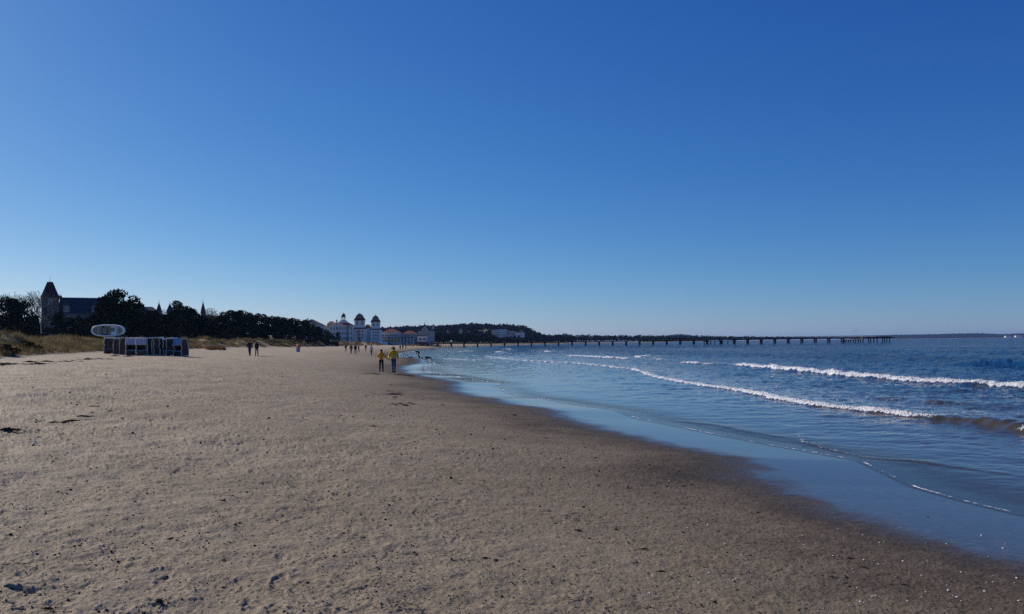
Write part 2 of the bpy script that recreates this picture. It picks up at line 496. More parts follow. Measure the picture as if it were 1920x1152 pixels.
# each wave: foot line in photo pixels, height (m) and foam cover along it
WAVES = [
    dict(px=[(905, 668.5), (930, 671), (960, 675), (1080, 682), (1180, 692), (1225, 707), (1285, 720), (1390, 735), (1460, 752), (1560, 767), (1690, 782), (1760, 790), (1835, 797), (1893, 809), (1912, 812.5), (2100, 838)],
         amp=[.10, .12, .10, .09, .08, .10, .13, .17, .20, .22, .26, .36, .38, .36, .36, .2],
         foam=[1, 1, 1, 1, .95, .95, 1, 1, 1, 1, 1, .02, .0, .0, .7, 1], wf=.26, wb=1.0, fw=0.40, fb=.10),
    dict(px=[(1362, 684), (1420, 690), (1500, 698), (1600, 708), (1700, 716), (1800, 722), (1920, 730), (2150, 742)],
         amp=[.25, .50, .46, .44, .42, .40, .38, .3], foam=[1] * 8, wf=.5, wb=1.5, fw=0.79, fb=.25),
    dict(px=[(1266, 680.5), (1300, 682.5), (1338, 684)], amp=[.20, .34, .22], foam=[.9, 1, .8], wf=.5, wb=1.2, fw=0.72, fb=.2),
    dict(px=[(1050, 667.5), (1100, 669.5), (1160, 673), (1180, 674)], amp=[.22, .32, .32, .2], foam=[.9, 1, 1, .6], wf=.6, wb=1.5, fw=0.94, fb=.2),
    dict(px=[(1184, 671), (1196, 669), (1215, 667.5)], amp=[.2, .35, .2], foam=[.9, 1, .8], wf=.6, wb=1.5, fw=0.86, fb=.2),
    dict(px=[(1215, 674.5), (1232, 675.5)], amp=[.3, .25], foam=[1, .8], wf=.5, wb=1.3, fw=0.72, fb=.2),
    dict(px=[(1200, 681.5), (1216, 682)], amp=[.18, .14], foam=[.8, .6], wf=.4, wb=1, fw=0.50, fb=.1),
    dict(px=[(1012, 659.5), (1030, 660.5)], amp=[.4, .4], foam=[1, .9], wf=.8, wb=2, fw=1.15, fb=.3),
    dict(px=[(836, 660), (858, 659.5), (885, 658)], amp=[.25, .2, .2], foam=[.9, .8, .7], wf=.7, wb=1.6, fw=1.01, fb=.3),
    dict(px=[(916, 661), (926, 661.5), (936, 661)], amp=[.6, .8, .4], foam=[1, 1, .8], wf=1.0, wb=2, fw=1.58, fb=.6),
    dict(px=[(938, 656.2), (952, 655.6)], amp=[.5, .5], foam=[1, .8], wf=1, wb=2, fw=1.44, fb=.4),
    dict(px=[(826, 672.5), (850, 673.5), (880, 675.5), (905, 676.5)], amp=[.05, .06, .05, .03], foam=[.75, .8, .7, .4], wf=.4, wb=.8, fw=0.58, fb=.15),
    dict(px=[(1215, 787), (1275, 791), (1335, 797), (1390, 810), (1450, 819), (1505, 828)], amp=[.010, .02, .03, .032, .032, .03], foam=[.1, .16, .22, .2, .18, .2], wf=.10, wb=.35, fw=0.12, fb=.06),
    dict(px=[(1484, 806), (1492, 815), (1505, 830), (1560, 847), (1625, 861), (1710, 866), (1810, 880), (1910, 895), (2100, 918)], amp=[.02, .03, .035, .04, .045, .045, .04, .03, .02], foam=[.3, .38, .42, .4, .3, .26, .2, .2, .1], wf=.10, wb=.45, fw=0.14, fb=.08),
    dict(px=[(1770, 682), (1800, 684), (1844, 685), (1882, 686), (1960, 690)], amp=[.08, .45, .95, .85, .7], foam=[0, 0, 0, 0, 0], wf=.8, wb=2.2, fw=0.20, fb=.1),
    dict(px=[(1640, 672), (1700, 675), (1760, 676)], amp=[.04, .3, .06], foam=[0, 0, 0], wf=.9, wb=2, fw=0.20, fb=.1),
    dict(px=[(1560, 742), (1640, 747), (1760, 757), (1850, 762), (1960, 769)], amp=[.02, .12, .18, .12, .04], foam=[0, 0, 0, 0, 0], wf=.4, wb=1.0, fw=0.20, fb=.1),
]
for w in WAVES:
    q = [GZ(*p) for p in w['px']]
    q = sorted(zip([p[1] for p in q], [p[0] for p in q], w['amp'], w['foam']))
    w['Y'], w['X'], w['A'], w['Fm'] = [np.array(c) for c in zip(*q)]

def sea_eval(x, y):
    dep = np.maximum(-terr(x, y), 0)
    off = np.maximum(-shore_d(x, y), 0)
    chop = samp(N_CHOP, x, y, 38) * 0.6 + samp(N_CHOP, 0.8 * x + 0.6 * y, -0.6 * x + 0.8 * y, 17) * 0.3
    z = chop * np.interp(off, [0, .5, 3, 9, 18, 60, 200], [0, .002, .008, .024, .045, .085, .12])
    foam = np.zeros_like(z); lace = np.zeros_like(z)
    for w in WAVES:
        Y0, Y1 = w['Y'][0], w['Y'][-1]
        pad = max(1.0, (Y1 - Y0) * .06)
        win = sm(y, Y0 - pad * .3, Y0 + pad) * (1 - sm(y, Y1 - pad, Y1 + pad * .3))
        if w['px'][-1][0] > 1920: win = 1 - sm(y, Y1 - pad, Y1 + pad * .3)
        w_ = w
        wob = samp(N_SOFT, y * 1.0, y * .37 + w['wf'] * 70, 14) * (.10 * w['fw'] + .03)
        u = (x - np.interp(y, w['Y'], w['X']) - wob)
        g = (w['X'][-1] - w['X'][0]) / (w['Y'][-1] - w['Y'][0]); u = u / math.sqrt(1 + min(g * g, 4))
        A = .42 * np.interp(y, w['Y'], w['A']) * win * (1 + .18 * samp(N_SOFT, x, y, 11))
        fm = np.interp(y, w['Y'], w['Fm']) * win
        c = u - w['fw'] * .55                      # crest sits seaward of the foot line
        z = z + A * np.where(c < 0, np.exp(-(c / (w['wf'] * .85)) ** 2), np.exp(-(c / w['wb']) ** 2))
        prof = sm(u, -.12 * w['fw'], .10 * w['fw']) * (1 - sm(u, w['fw'] * .75, w['fw'] * 1.1 + w['fb']))
        foam = np.maximum(foam, fm * prof)
        if w['fw'] >= .36:
            tail = sm(u, 0, .3) * (1 - sm(u, w['fw'], w['fw'] + 5.5)) * np.clip(np.interp(y, w['Y'], w['Fm']), 0, 1) * win
            lace = np.maximum(lace, tail)
        # choppy foam body
        z = z + fm * prof * (.008 + .04 * A) * np.abs(samp(N_FINE, x, y, 9) + .5 * samp(N_FINE, x, y, 3.7))
    # thin line of froth at the run-up edge
    dd = shore_d(x, y)
    ln = np.exp(-((dd + .03) / (.028 + .0011 * np.maximum(y - 8, 0))) ** 2) * np.clip(.53 + .24 * samp(N_SOFT, x * .5, y, 8), 0, 1) * (.84 + .16 * sm(y, 12, 18))
    foam = np.maximum(foam, ln)
    z = z + .012 * sm(dd, -.6, -.05) * (1 - sm(dd, .02, .12))
    return z, dep, foam, lace

cols = np.concatenate([np.arange(-.20, .70, 1.6 / F), np.arange(.70, 1.0, 4 / F)])
drop = np.concatenate([np.geomspace(0.06, 4, 60), np.arange(4.1, 30, 0.45), np.arange(30, 420, 0.9)])
rowsY = (ZC * F / drop)[::-1]
X = rowsY[:, None] * cols[None, :]
Y = np.repeat(rowsY[:, None], len(cols), 1)
Z, dep, foam, lace = sea_eval(X, Y)
tq = terr(X, Y)
keep = (np.minimum(np.minimum(tq[:-1, :-1], tq[1:, 1:]), np.minimum(tq[:-1, 1:], tq[1:, :-1])) < 0.06)
me = grid_mesh('sea', np.stack([X, Y, Z], -1), X.shape, keep, dict(depth=dep, foam=foam, lace=lace, dist=np.hypot(X, Y)), M_SEA)
tag(link('sea', me), kind='structure')

# lumps of froth along the breakers and the run-up line
ico = []
def ico_verts():
    t = (1 + 5 ** .5) / 2
    v = np.array([(-1, t, 0), (1, t, 0), (-1, -t, 0), (1, -t, 0), (0, -1, t), (0, 1, t), (0, -1, -t), (0, 1, -t), (t, 0, -1), (t, 0, 1), (-t, 0, -1), (-t, 0, 1)]) / math.hypot(1, t)
    f = np.array([(0, 11, 5), (0, 5, 1), (0, 1, 7), (0, 7, 10), (0, 10, 11), (1, 5, 9), (5, 11, 4), (11, 10, 2), (10, 7, 6), (7, 1, 8), (3, 9, 4), (3, 4, 2), (3, 2, 6), (3, 6, 8), (3, 8, 9), (4, 9, 5), (2, 4, 11), (6, 2, 10), (8, 6, 7), (9, 8, 1)])
    return v, f
IV, IF = ico_verts()
def lumps(name, c, r, m, squash=.6, jit=.3):
    N = len(c)
    v = IV[None] * (1 + jit * rng.standard_normal((N, 12, 1))) * r[:, None, None]
    v[:, :, 2] *= squash
    a = rng.uniform(0, 6.28, N); ca, sa = np.cos(a)[:, None], np.sin(a)[:, None]
    v = np.stack([v[:, :, 0] * ca - v[:, :, 1] * sa, v[:, :, 0] * sa + v[:, :, 1] * ca, v[:, :, 2]], -1) + c[:, None, :]
    me = bpy.data.meshes.new(name)
    f = (IF[None] + (np.arange(N) * 12)[:, None, None]).reshape(-1, 3).astype(np.int32)
    me.vertices.add(N * 12); me.vertices.foreach_set('co', v.astype(np.float32).ravel())
    me.loops.add(f.size); me.loops.foreach_set('vertex_index', f.ravel())
    me.polygons.add(len(f)); me.polygons.foreach_set('loop_start', np.arange(0, f.size, 3, dtype=np.int32))
    me.polygons.foreach_set('use_smooth', np.ones(len(f), bool))
    me.update(calc_edges=True); me.materials.append(m)
    return me
cs, rs = [], []
for w in WAVES:
    if max(w['foam']) < .3: continue
    px = w['px']
    L = abs(px[-1][0] - px[0][0])
    n = int(L * (7 if w['fw'] > .3 else 1.2))
    t = rng.uniform(0, 1, n)
    pxx = px[0][0] + t * (px[-1][0] - px[0][0])
    pyy = np.interp(pxx, [p[0] for p in px], [p[1] for p in px])
    fm = np.interp(pxx, [p[0] for p in px], w['foam'])
    ok = rng.uniform(0, 1, n) < fm ** 1.5
    pts = np.array([GZ(a, b) for a, b in zip(pxx[ok], pyy[ok])])
    if not len(pts): continue
    u = w['fw'] * rng.beta(1.6, 1.5, len(pts)) * .95
    x = pts[:, 0] + u + rng.normal(0, .04, len(pts)); y = pts[:, 1]
    z, dep_, f_, l_ = sea_eval(x, y)
    good = f_ > .25
    r = (0.00030 * y + .005) * rng.uniform(.5, 1.5, len(y)) * (1 if w['fw'] > .3 else .5)
    cs.append(np.stack([x, y, z + r * .1], -1)[good]); rs.append(r[good])
sea_foam = link('sea_foam', lumps('sea_foam', np.concatenate(cs), np.concatenate(rs), M_FOAM))
tag(sea_foam, 'white froth tumbling along the breaking waves', 'foam', kind='stuff')
#@@REST
# ------------------------------------------------------------------ vegetation
def leaf_mat(name, a, b, trans=0.0):
    k = NT(name)
    pos = k.n('ShaderNodeNewGeometry').outputs['Position']
    oi = k.n('ShaderNodeObjectInfo').outputs['Random']
    f = k.ramp(k.math('ADD', k.noise(.9 if name != 'marram_grass' else .5, 5, .7, pos), k.math('MULTIPLY', oi, .3)), *((.35, .9) if name != 'marram_grass' else (.42, .85)))
    bs = k.n('ShaderNodeBsdfPrincipled')
    k.l(k.mix(f, a, b), bs.inputs['Base Color']); bs.inputs['Roughness'].default_value = .9; bs.inputs['Specular IOR Level'].default_value = .02
    if trans:
        tl = k.n('ShaderNodeBsdfTranslucent'); k.l(k.mix(f, a, b), tl.inputs['Color'])
        mx = k.n('ShaderNodeMixShader'); mx.inputs[0].default_value = trans
        k.l(bs.outputs[0], mx.inputs[1]); k.l(tl.outputs[0], mx.inputs[2]); k.l(mx.outputs[0], k.out.inputs['Surface'])
    else: k.l(bs.outputs[0], k.out.inputs['Surface'])
    return k.m
M_PINE = leaf_mat('pine_needles', (.012, .020, .012), (.030, .042, .020))
M_SHRUB = leaf_mat('shrub_leaves', (.018, .024, .012), (.045, .045, .020))
M_FARWOOD = leaf_mat('far_leaves', (.009, .013, .011), (.020, .022, .016))
M_BARK = mat('bark', (.045, .036, .030), .9, .3, 2)
M_TWIG = mat('bare_twigs', (.060, .047, .042), .9, .2, 2)
M_BLADE = leaf_mat('marram_grass', (.10, .082, .038), (.50, .37, .20), .30)

def leaf_quads(cen, rad, n, size, shell=.55):
    """n leaf sprays spread through ellipsoids cen (K,3) rad (K,3)"""
    cen = np.asarray(cen, float); rad = np.asarray(rad, float)
    vol = rad.prod(1) ** .67
    k = rng.choice(len(cen), n, p=vol / vol.sum())
    dv = rng.standard_normal((n, 3)); dv /= np.linalg.norm(dv, axis=1)[:, None]
    rr = rng.uniform(shell, 1.08, n) ** .8
    p = cen[k] + dv * rad[k] * rr[:, None]
    u = rng.standard_normal((n, 3)); u /= np.linalg.norm(u, axis=1)[:, None]
    w = np.cross(u, rng.standard_normal((n, 3))); w /= np.linalg.norm(w, axis=1)[:, None]
    s = size * rng.uniform(.5, 1.3, n)[:, None]
    return np.stack([p - u * s - w * s * .1, p + w * s * .45, p + u * s, p - w * s * .45], 1)

def pine_proto(seed, h, lean, spread, low):
    r = random.Random(seed)
    t = thing('pine_tree', (0, 0, 0), 'x', 'tree')
    mb = MB()
    top = Vector((lean, 0.2 * lean, h * .9))
    path = [Vector((0, 0, -.4)), Vector((lean * .1, 0, h * .3)), Vector((lean * .45, .1 * lean, h * .62)), top]
    mb.tube(path, [.26, .21, .15, .05], 7)
    cen, rad = [], []
    for i in range(r.randint(15, 20)):
        f = low + (1 - low) * (i + .5) / 17
        f = min(f, 1)
        a = r.uniform(0, 6.28)
        b = Vector((lean * f * .9, .15 * lean * f, h * f * .88))
        L = spread * (1.1 - .75 * f) * r.uniform(.5, 1.15)
        e = b + Vector((math.cos(a) * L, math.sin(a) * L, r.uniform(.1, .9)))
        mb.tube([b, (b + e) / 2 + Vector((0, 0, -.15)), e], [.09, .06, .03], 5)
        cen.append(tuple(e)); q = r.uniform(.55, 1.35) * spread * .36
        rad.append((q * 1.15, q * 1.15, q * r.uniform(.45, .7)))
    cen.append((top.x, top.y, h * .94)); rad.append((spread * .42, spread * .42, spread * .28))
    mb.build('trunk', M_BARK, t)
    link('crown', soup('crown', leaf_quads(cen, rad, 2100, .34), 4, M_PINE), t)
    return t
def bare_proto(seed, h):
    r = random.Random(seed)
    t = thing('bare_tree', (0, 0, 0), 'x', 'tree')
    mt, mc = MB(), MB()
    def grow(p, dr, L, rad, dep, mb):
        q = p + dr * L * .5 + Vector((r.uniform(-.06, .06), r.uniform(-.06, .06), 0)) * L
        e = p + dr * L
        mb.tube([p, q, e], [rad, rad * .85, rad * .62], 6 if dep < 2 else 3, cap=False)
        if dep >= 6: return
        n = r.choice((2, 3, 3)) if dep < 4 else 2
        for k in range(n):
            ax = Vector((r.gauss(0, 1), r.gauss(0, 1), r.gauss(0, .35)))
            d2 = (dr * (1.0 if k else 1.5) + ax.normalized() * r.uniform(.45, .85) + Vector((0, 0, .12))).normalized()
            grow(p + dr * L * r.uniform(.75, 1.0), d2, L * r.uniform(.62, .82), max(rad * .58, .028), dep + 1, mc)
    grow(Vector((0, 0, -.4)), Vector((r.uniform(-.05, .05), 0, 1)).normalized(), h * .30, .24, 0, mt)
    mt.build('trunk', M_BARK, t)
    mc.build('crown', M_TWIG, t)
    return t
def bush_proto(seed, m, name):
    r = random.Random(seed)
    t = thing(name, (0, 0, 0), 'x', 'shrub')
    cen = [(r.uniform(-1.2, 1.2), r.uniform(-.8, .8), r.uniform(.5, 1.3)) for _ in range(7)]
    rad = [(r.uniform(.6, 1.0), r.uniform(.6, 1.0), r.uniform(.5, .85)) for _ in range(7)]
    mb = MB()
    for c in cen: mb.tube([(c[0] * .2, c[1] * .2, -.2), (c[0] * .7, c[1] * .7, c[2] * .7), c], [.05, .035, .015], 4)
    mb.build('stem', M_BARK, t)
    link('foliage', soup('foliage', leaf_quads(cen, rad, 900, .20, .3), 4, m), t)
    return t

PINES = [pine_proto(21, 12, .6, 3.0, .38), pine_proto(22, 12, -.9, 3.4, .30), pine_proto(23, 12, .2, 2.6, .42), pine_proto(24, 12, 1.3, 3.2, .34), pine_proto(25, 12, -.3, 3.8, .26)]
BARES = [bare_proto(31, 15), bare_proto(32, 15), bare_proto(33, 15)]
BUSH = [bush_proto(41, M_SHRUB, 'shrub'), bush_proto(42, M_SHRUB, 'shrub')]
used = set()
def place(protos, x, y, s, label, group, sz=None, z=None, i=None):
    i = rnd.randrange(len(protos)) if i is None else i
    p = protos[i]
    o = p if id(p) not in used else copy_tree(p)
    used.add(id(p))
    o.location = (x, y, tz(x, y) if z is None else z)
    o.rotation_euler = (0, 0, rnd.uniform(0, 6.28))
    o.scale = (s, s, s * (sz or 1))
    tag(o, label, group and (o.get('category')), group)
    return o
# pine wood along the promenade: top outline read off the photo, depth row by row
top_px = [-260, -120, 0, 30, 62, 90, 120, 160, 185, 200, 215, 232, 248, 258, 268, 285, 300, 315, 330, 342, 355, 372, 385, 398, 420, 445, 470, 485, 505, 525, 545, 560, 575, 590, 604, 618, 640]
top_py = [534, 540, 556, 558, 580, 598, 598, 585, 566, 548, 556, 562, 560, 578, 588, 580, 586, 582, 566, 562, 574, 578, 590, 592, 582, 580, 586, 588, 589, 593, 595, 598, 602, 608, 612, 622, 634]
def tree_for(px, Y, frac, protos, label, group, base_h=12.0):
    d = ray(px, 600)
    x = d[0] * Y
    b = tz(x, Y)
    topz = P(px, np.interp(px, top_px, top_py), Y)[2]
    h = (topz - b) * frac
    if h < 2.5: return None
    return place(protos, x, Y, h / base_h, label, group)
L1 = 'dark pine in the wood behind the dunes, left of the white hotel'
G1 = 'dark pines standing in the wood behind the dunes'
px = 186.0
while px < 622:
    Y = np.interp(px, [150, 230, 340, 480, 620], [185, 200, 235, 305, 430])
    tree_for(px, Y * rnd.uniform(.98, 1.05), rnd.uniform(.86, .99), PINES, L1, G1)
    tree_for(px + 5, Y * 1.10, rnd.uniform(.80, 1.0), PINES, L1, G1)
    if rnd.random() < .85: tree_for(px + 2, Y * .95, rnd.uniform(.40, .7), PINES, L1, G1)
    px += 1500 / Y * rnd.uniform(1.9, 2.9)
px = -230.0
L2 = 'broad dark pine at the left edge, left of the turreted villa'
G2 = 'pines left of the turreted villa'
while px < 72:
    tree_for(px, rnd.uniform(200, 235), rnd.uniform(.80, .98), PINES, L2, G2)
    tree_for(px + 6, rnd.uniform(180, 200), rnd.uniform(.5, .75), PINES, L2, G2)
    px += rnd.uniform(13, 19)
def bare_at(px, py_top, Y, label, group=None):
    x = ray(px, 600)[0] * Y
    b = tz(x, Y); h = P(px, py_top, Y)[2] - b
    return place(BARES, x, Y, h / 15.0, label, group)
for px, py, Y in ((-90, 520, 262), (-50, 532, 250), (-14, 524, 255), (6, 530, 262), (24, 540, 250), (40, 536, 258), (48, 530, 246), (55, 538, 246), (63, 528, 252), (70, 534, 262), (76, 530, 256)):
    bare_at(px, py, Y, 'leafless tree rising above the dark pines left of the turreted villa', 'bare trees left of the turreted villa')
for px, py, Y in ((62, 580, 236), (84, 586, 228), (100, 576, 240), (118, 584, 240), (134, 572, 236), (150, 580, 232), (166, 566, 228), (91, 570, 232), (109, 562, 236), (126, 575, 225), (143, 584, 222), (158, 588, 226)):
    bare_at(px, py, Y, 'leafless tree standing in front of the turreted villa', 'bare trees in front of the villa')
bare_at(161, 544, 345, 'bare crown showing over the ridge of the turreted villa')
bare_at(306, 564, 305, 'thin leafless tree between the two small villa turrets')
for px, py, Y in ((392, 562, 285), (404, 574, 290), (398, 568, 300), (412, 578, 290), (376, 572, 296)):
    bare_at(px, py, Y, 'leafless tree beside the slim spire above the pines', 'bare trees beside the slim spire')
for px, py, Y in ((514, 588, 330), (84, 541, 345)):
    pass
bare_at(514, 586, 345, 'twiggy leafless crown poking out of the pines midway to the hotel')
for px, fr_, Y in ((104, .95, 222), (117, .7, 215), (131, .8, 218), (146, .85, 222), (160, .75, 215), (172, .85, 220)):
    x = ray(px, 600)[0] * Y
    place(PINES, x, Y, float(P(px, 640 - 55 * fr_, Y)[2] - tz(x, Y)) / 12.0, 'low dark pine in front of the turreted villa walls', 'low pines in front of the turreted villa')
for px, py, Y, i, lab in ((203, 545, 202, 3, 'tallest ragged pine just left of the lifeguard pod, leaning right'), (246, 555, 206, 0, 'windswept pine top reaching right above the stored beach chairs')):
    x = ray(px, 600)[0] * Y
    b = tz(x, Y); o = place(PINES, x, Y, (P(px, py, Y)[2] - b) / 12.0, lab, None, i=i); o.rotation_euler.z = .3
for px, py, Y in ((634, 622.5, 606), (675, 634, 604), (629, 633, 606)):
    x = ray(px, 640)[0] * Y
    place(PINES, x, Y, (P(px, py, Y)[2] - tz(x, Y)) / 12.0, 'small dark tree standing in front of the white hotel', 'small trees in front of the white hotel', 1.0)
# low scrub along the foot of the wood
px = -60.0
while px < 640:
    Y = np.interp(px, [-60, 150, 230, 340, 480, 640], [165, 172, 188, 222, 292, 425]) * rnd.uniform(.96, 1.02)
    x = ray(px, 600)[0] * Y
    place(BUSH, x, Y, rnd.uniform(1.0, 1.9), 'dark evergreen shrub in the scrub along the foot of the wood', 'shrubs along the foot of the wood', sz=rnd.uniform(.9, 1.5))
    px += 1500 / Y * rnd.uniform(2.2, 3.4)
# dark bush shapes added in place of the shade on the first dune's seaward face
for px, Y, s, lab in ((18, 62, .62, 'dark low bush shape standing for shade at the left end of the dune front'), (66, 66, .5, 'small dark bush shape standing for shade on the dune front, second from the left edge'), (104, 74, .5, 'small dark bush shape standing for shade on the dune below the turret')):
    x = ray(px, 650)[0] * Y - 2.2
    place(BUSH, x, Y, s, lab, None)

# marram grass on the dunes: uncountable blades
def grass(n, ylo, yhi, hgt, wid, emax):
    y = ylo + (yhi - ylo) * rng.uniform(0, 1, n) ** 1.3
    nc = n // 26
    cy = ylo + (yhi - ylo) * rng.uniform(0, 1, nc) ** 1.3; ce = rng.uniform(-.2, emax, nc)
    k = rng.integers(0, nc, n)
    y = cy[k] + rng.normal(0, .25, n); e = ce[k] + rng.normal(0, .25, n)
    x = np.interp(y, DY, DX) - e / .93
    z = terr(x, y)
    ck = rng.uniform(.45, 1.25, nc)[k]
    ok = (rng.uniform(0, 1, n) < sm(e, -.3, 1.2)) & (samp(N_LOW, x, y, 19) > -1.9)
    h = hgt * ck * rng.uniform(.5, 1.1, n); a = rng.uniform(0, 6.28, n)
    lx, ly = rng.normal(.16, .22, n) * h, rng.normal(0, .22, n) * h
    w = wid * rng.uniform(.6, 1.3, n)
    p0 = np.stack([x - np.cos(a) * w, y - np.sin(a) * w, z - .03], -1); p1 = np.stack([x + np.cos(a) * w, y + np.sin(a) * w, z - .03], -1)
    p2 = np.stack([x + lx, y + ly, z + h], -1)
    return np.stack([p0, p1, p2], 1)[ok]
g = np.concatenate([grass(80000, 46, 115, .62, .022, 12), grass(110000, 95, 330, .8, .05, 14), grass(60000, 280, 660, .9, .10, 22)])
tag(link('dune_grass', soup('dune_grass', g, 3, M_BLADE)), 'straw coloured marram grass covering the dunes behind the beach', 'grass', kind='stuff')

# far woods: one mass of crowns along the bay and over the hill
def far_wood():
    c, r = [], []
    def crown(x, y, h, w):
        z = tz(x, y)
        for _ in range(3):
            c.append((x + rnd.uniform(-w, w) * .5, y + rnd.uniform(-w, w) * .5, z + h * rnd.uniform(.45, .8))); r.append((w * .62, w * .62, h * .26))
    # belt behind the beach
    px = 700.0
    while px < 1675:
        Y0 = np.interp(px, [700, 830, 930, 1073, 1255, 1452, 1675], [760, 800, 900, 1420, 2130, 2880, 4150])
        topr = np.interp(px, [700, 760, 830, 850, 925, 935, 985, 1000, 1040, 1100, 1200, 1300, 1390, 1480, 1560, 1675], [622, 618, 626, 624, 626, 631, 631, 626, 626.5, 627.5, 628.2, 628.6, 630.5, 631, 631.5, 631])
        for q, fr in ((1.0, .78), (1.04, .9), (1.09, 1.0)):
            Y = Y0 * q * rnd.uniform(.99, 1.01); p = px + rnd.uniform(-2, 2)
            x = ray(p, 630)[0] * Y
            if shore_d(np.array([x]), np.array([Y]))[0] < 22: continue
            h = (P(p, topr, Y)[2] - tz(x, Y)) * fr * rnd.uniform(.82, 1.04)
            if h < 1: continue
            crown(x, Y, h, max(h * rnd.uniform(.35, .55), Y * .0016))
        px += 1.9
    # the hill
    for _ in range(2600):
        Y = rnd.uniform(1010, 2050); p = rnd.uniform(560, 1075)
        x = ray(p, 630)[0] * Y
        if 918 < p < 990 and Y < 1330: continue
        if shore_d(np.array([x]), np.array([Y]))[0] < 60: continue
        crown(x, Y, rnd.uniform(8, 13), rnd.uniform(5, 8))
    return np.array(c), np.array(r)
fc, fr = far_wood()
tag(link('far_wood', soup('far_wood', leaf_quads(fc, fr, 110000, 2.2, .3), 4, M_FARWOOD)), 'dark woods along the bay and over the hill beyond the pier', 'wood', kind='stuff')

# headlands across the bay
M_HEAD = leaf_mat('headland_woods', (.006, .010, .010), (.011, .016, .014))
def headland(name, Y, pts, thick, base=-2.0):
    ys = np.linspace(0, 1, 8)
    px = np.arange(pts[0][0], pts[-1][0], 2.0)
    topr = np.interp(px, [p[0] for p in pts], [p[1] for p in pts])
    V = np.zeros((len(ys), len(px), 3))
    for j, q in enumerate(ys):
        Yj = Y + thick * q
        prof = math.sin(math.pi * min(.02 + q, 1)) ** .5
        for i, p in enumerate(px):
            t = P(p, topr[i] + .25 * math.sin(p * .7 + j) + rnd.uniform(-.35, .25), Y + thick * .5)
            V[j, i] = (ray(p, 630)[0] * Yj, Yj, base + (t[2] - base) * max(prof, .02))
    me = grid_mesh(name, V, V.shape[:2], np.ones((len(ys) - 1, len(px) - 1), bool), {}, M_HEAD)
    tag(link(name, me), kind='structure')
headland('headland', 8200, [(1600, 634.5), (1650, 630.5), (1680, 628), (1740, 627.3), (1800, 625.6), (1840, 625.2), (1880, 627), (1900, 626), (1960, 624), (2100, 622), (2300, 630)], 1500)
headland('distant_hill', 6000, [(1205, 639), (1230, 633), (1255, 628.5), (1275, 627), (1292, 628), (1310, 632.5), (1330, 638)], 900, 0)

# ------------------------------------------------------------------ buildings
M_WHITE = mat('white_render', (.68, .68, .68), .8, .08, .4)
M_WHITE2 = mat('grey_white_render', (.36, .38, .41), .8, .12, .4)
M_CREAM = mat('cream_render', (.58, .53, .40), .8, .08, .4)
M_PINK = mat('pale_rose_render', (.30, .19, .15), .8, .08, .4)
M_DIM = mat('shaded_villa_render', (.135, .14, .155), .85, .2, .3)  # whitish plaster, darkened so its colour carries the shade
M_DARKTILE = mat('blackish_tiles', (.030, .016, .018), .8, .2, .5)
M_CAP = mat('rose_brown_tiles', (.26, .13, .09), .8, .2, .5)
M_TILE = mat('orange_red_tiles', (.15, .042, .026), .75, .25, .5)
M_TILE2 = mat('dark_red_tiles', (.13, .032, .026), .75, .2, .5)
M_SLATE = mat('dark_slate', (.030, .030, .036), .6, .25, .5)
M_COPPER = mat('green_copper', (.045, .085, .075), .6, .2, .8)
M_PANE = mat('window_glass', (.025, .032, .042), .12, spec=.6)
M_TIMBER = mat('weathered_timber', (.040, .032, .027), .85, .3, 1.0)
M_STEEL = mat('dark_steel', (.022, .023, .027), .55, .2, 1.0)
M_RUST = mat('rusty_brown_steel', (.16, .075, .040), .75, .3, 1.0)

def part(parent, name, mb, m=None, smooth=False): return mb.build(name, m, parent, smooth=smooth)
def hip_roof(mb, x0, x1, y0, y1, z0, z1, m, hip=.5, ov=.4):
    x0 -= ov; x1 += ov; y0 -= ov; y1 += ov
    r = min((y1 - y0) / 2 * hip * 2, (x1 - x0) / 2 * .98); ym = (y0 + y1) / 2
    vs = [(x0, y0, z0), (x1, y0, z0), (x1, y1, z0), (x0, y1, z0), (x0 + r, ym, z1), (x1 - r, ym, z1)]
    mb.add(vs, [(0, 1, 5, 4), (1, 2, 5), (2, 3, 4, 5), (3, 0, 4), (0, 3, 2, 1)], m)
def gable_y(mb, x0, x1, y0, y1, z0, z1, m, ov=.3):
    """ridge runs along y, gable faces the beach"""
    x0 -= ov; x1 += ov; y0 -= ov; xm = (x0 + x1) / 2
    vs = [(x0, y0, z0), (x1, y0, z0), (xm, y0, z1), (x0, y1, z0), (x1, y1, z0), (xm, y1, z1)]
    mb.add(vs, [(0, 1, 2), (3, 5, 4), (0, 2, 5, 3), (1, 4, 5, 2), (0, 3, 4, 1)], m)
def gable_face(mb, x0, x1, y0, y1, z0, z1, m):
    xm = (x0 + x1) / 2
    vs = [(x0, y0, z0), (x1, y0, z0), (xm, y0, z1), (x0, y1, z0), (x1, y1, z0), (xm, y1, z1)]
    mb.add(vs, [(0, 1, 2), (3, 5, 4), (0, 2, 5, 3), (1, 4, 5, 2), (0, 3, 4, 1)], m)
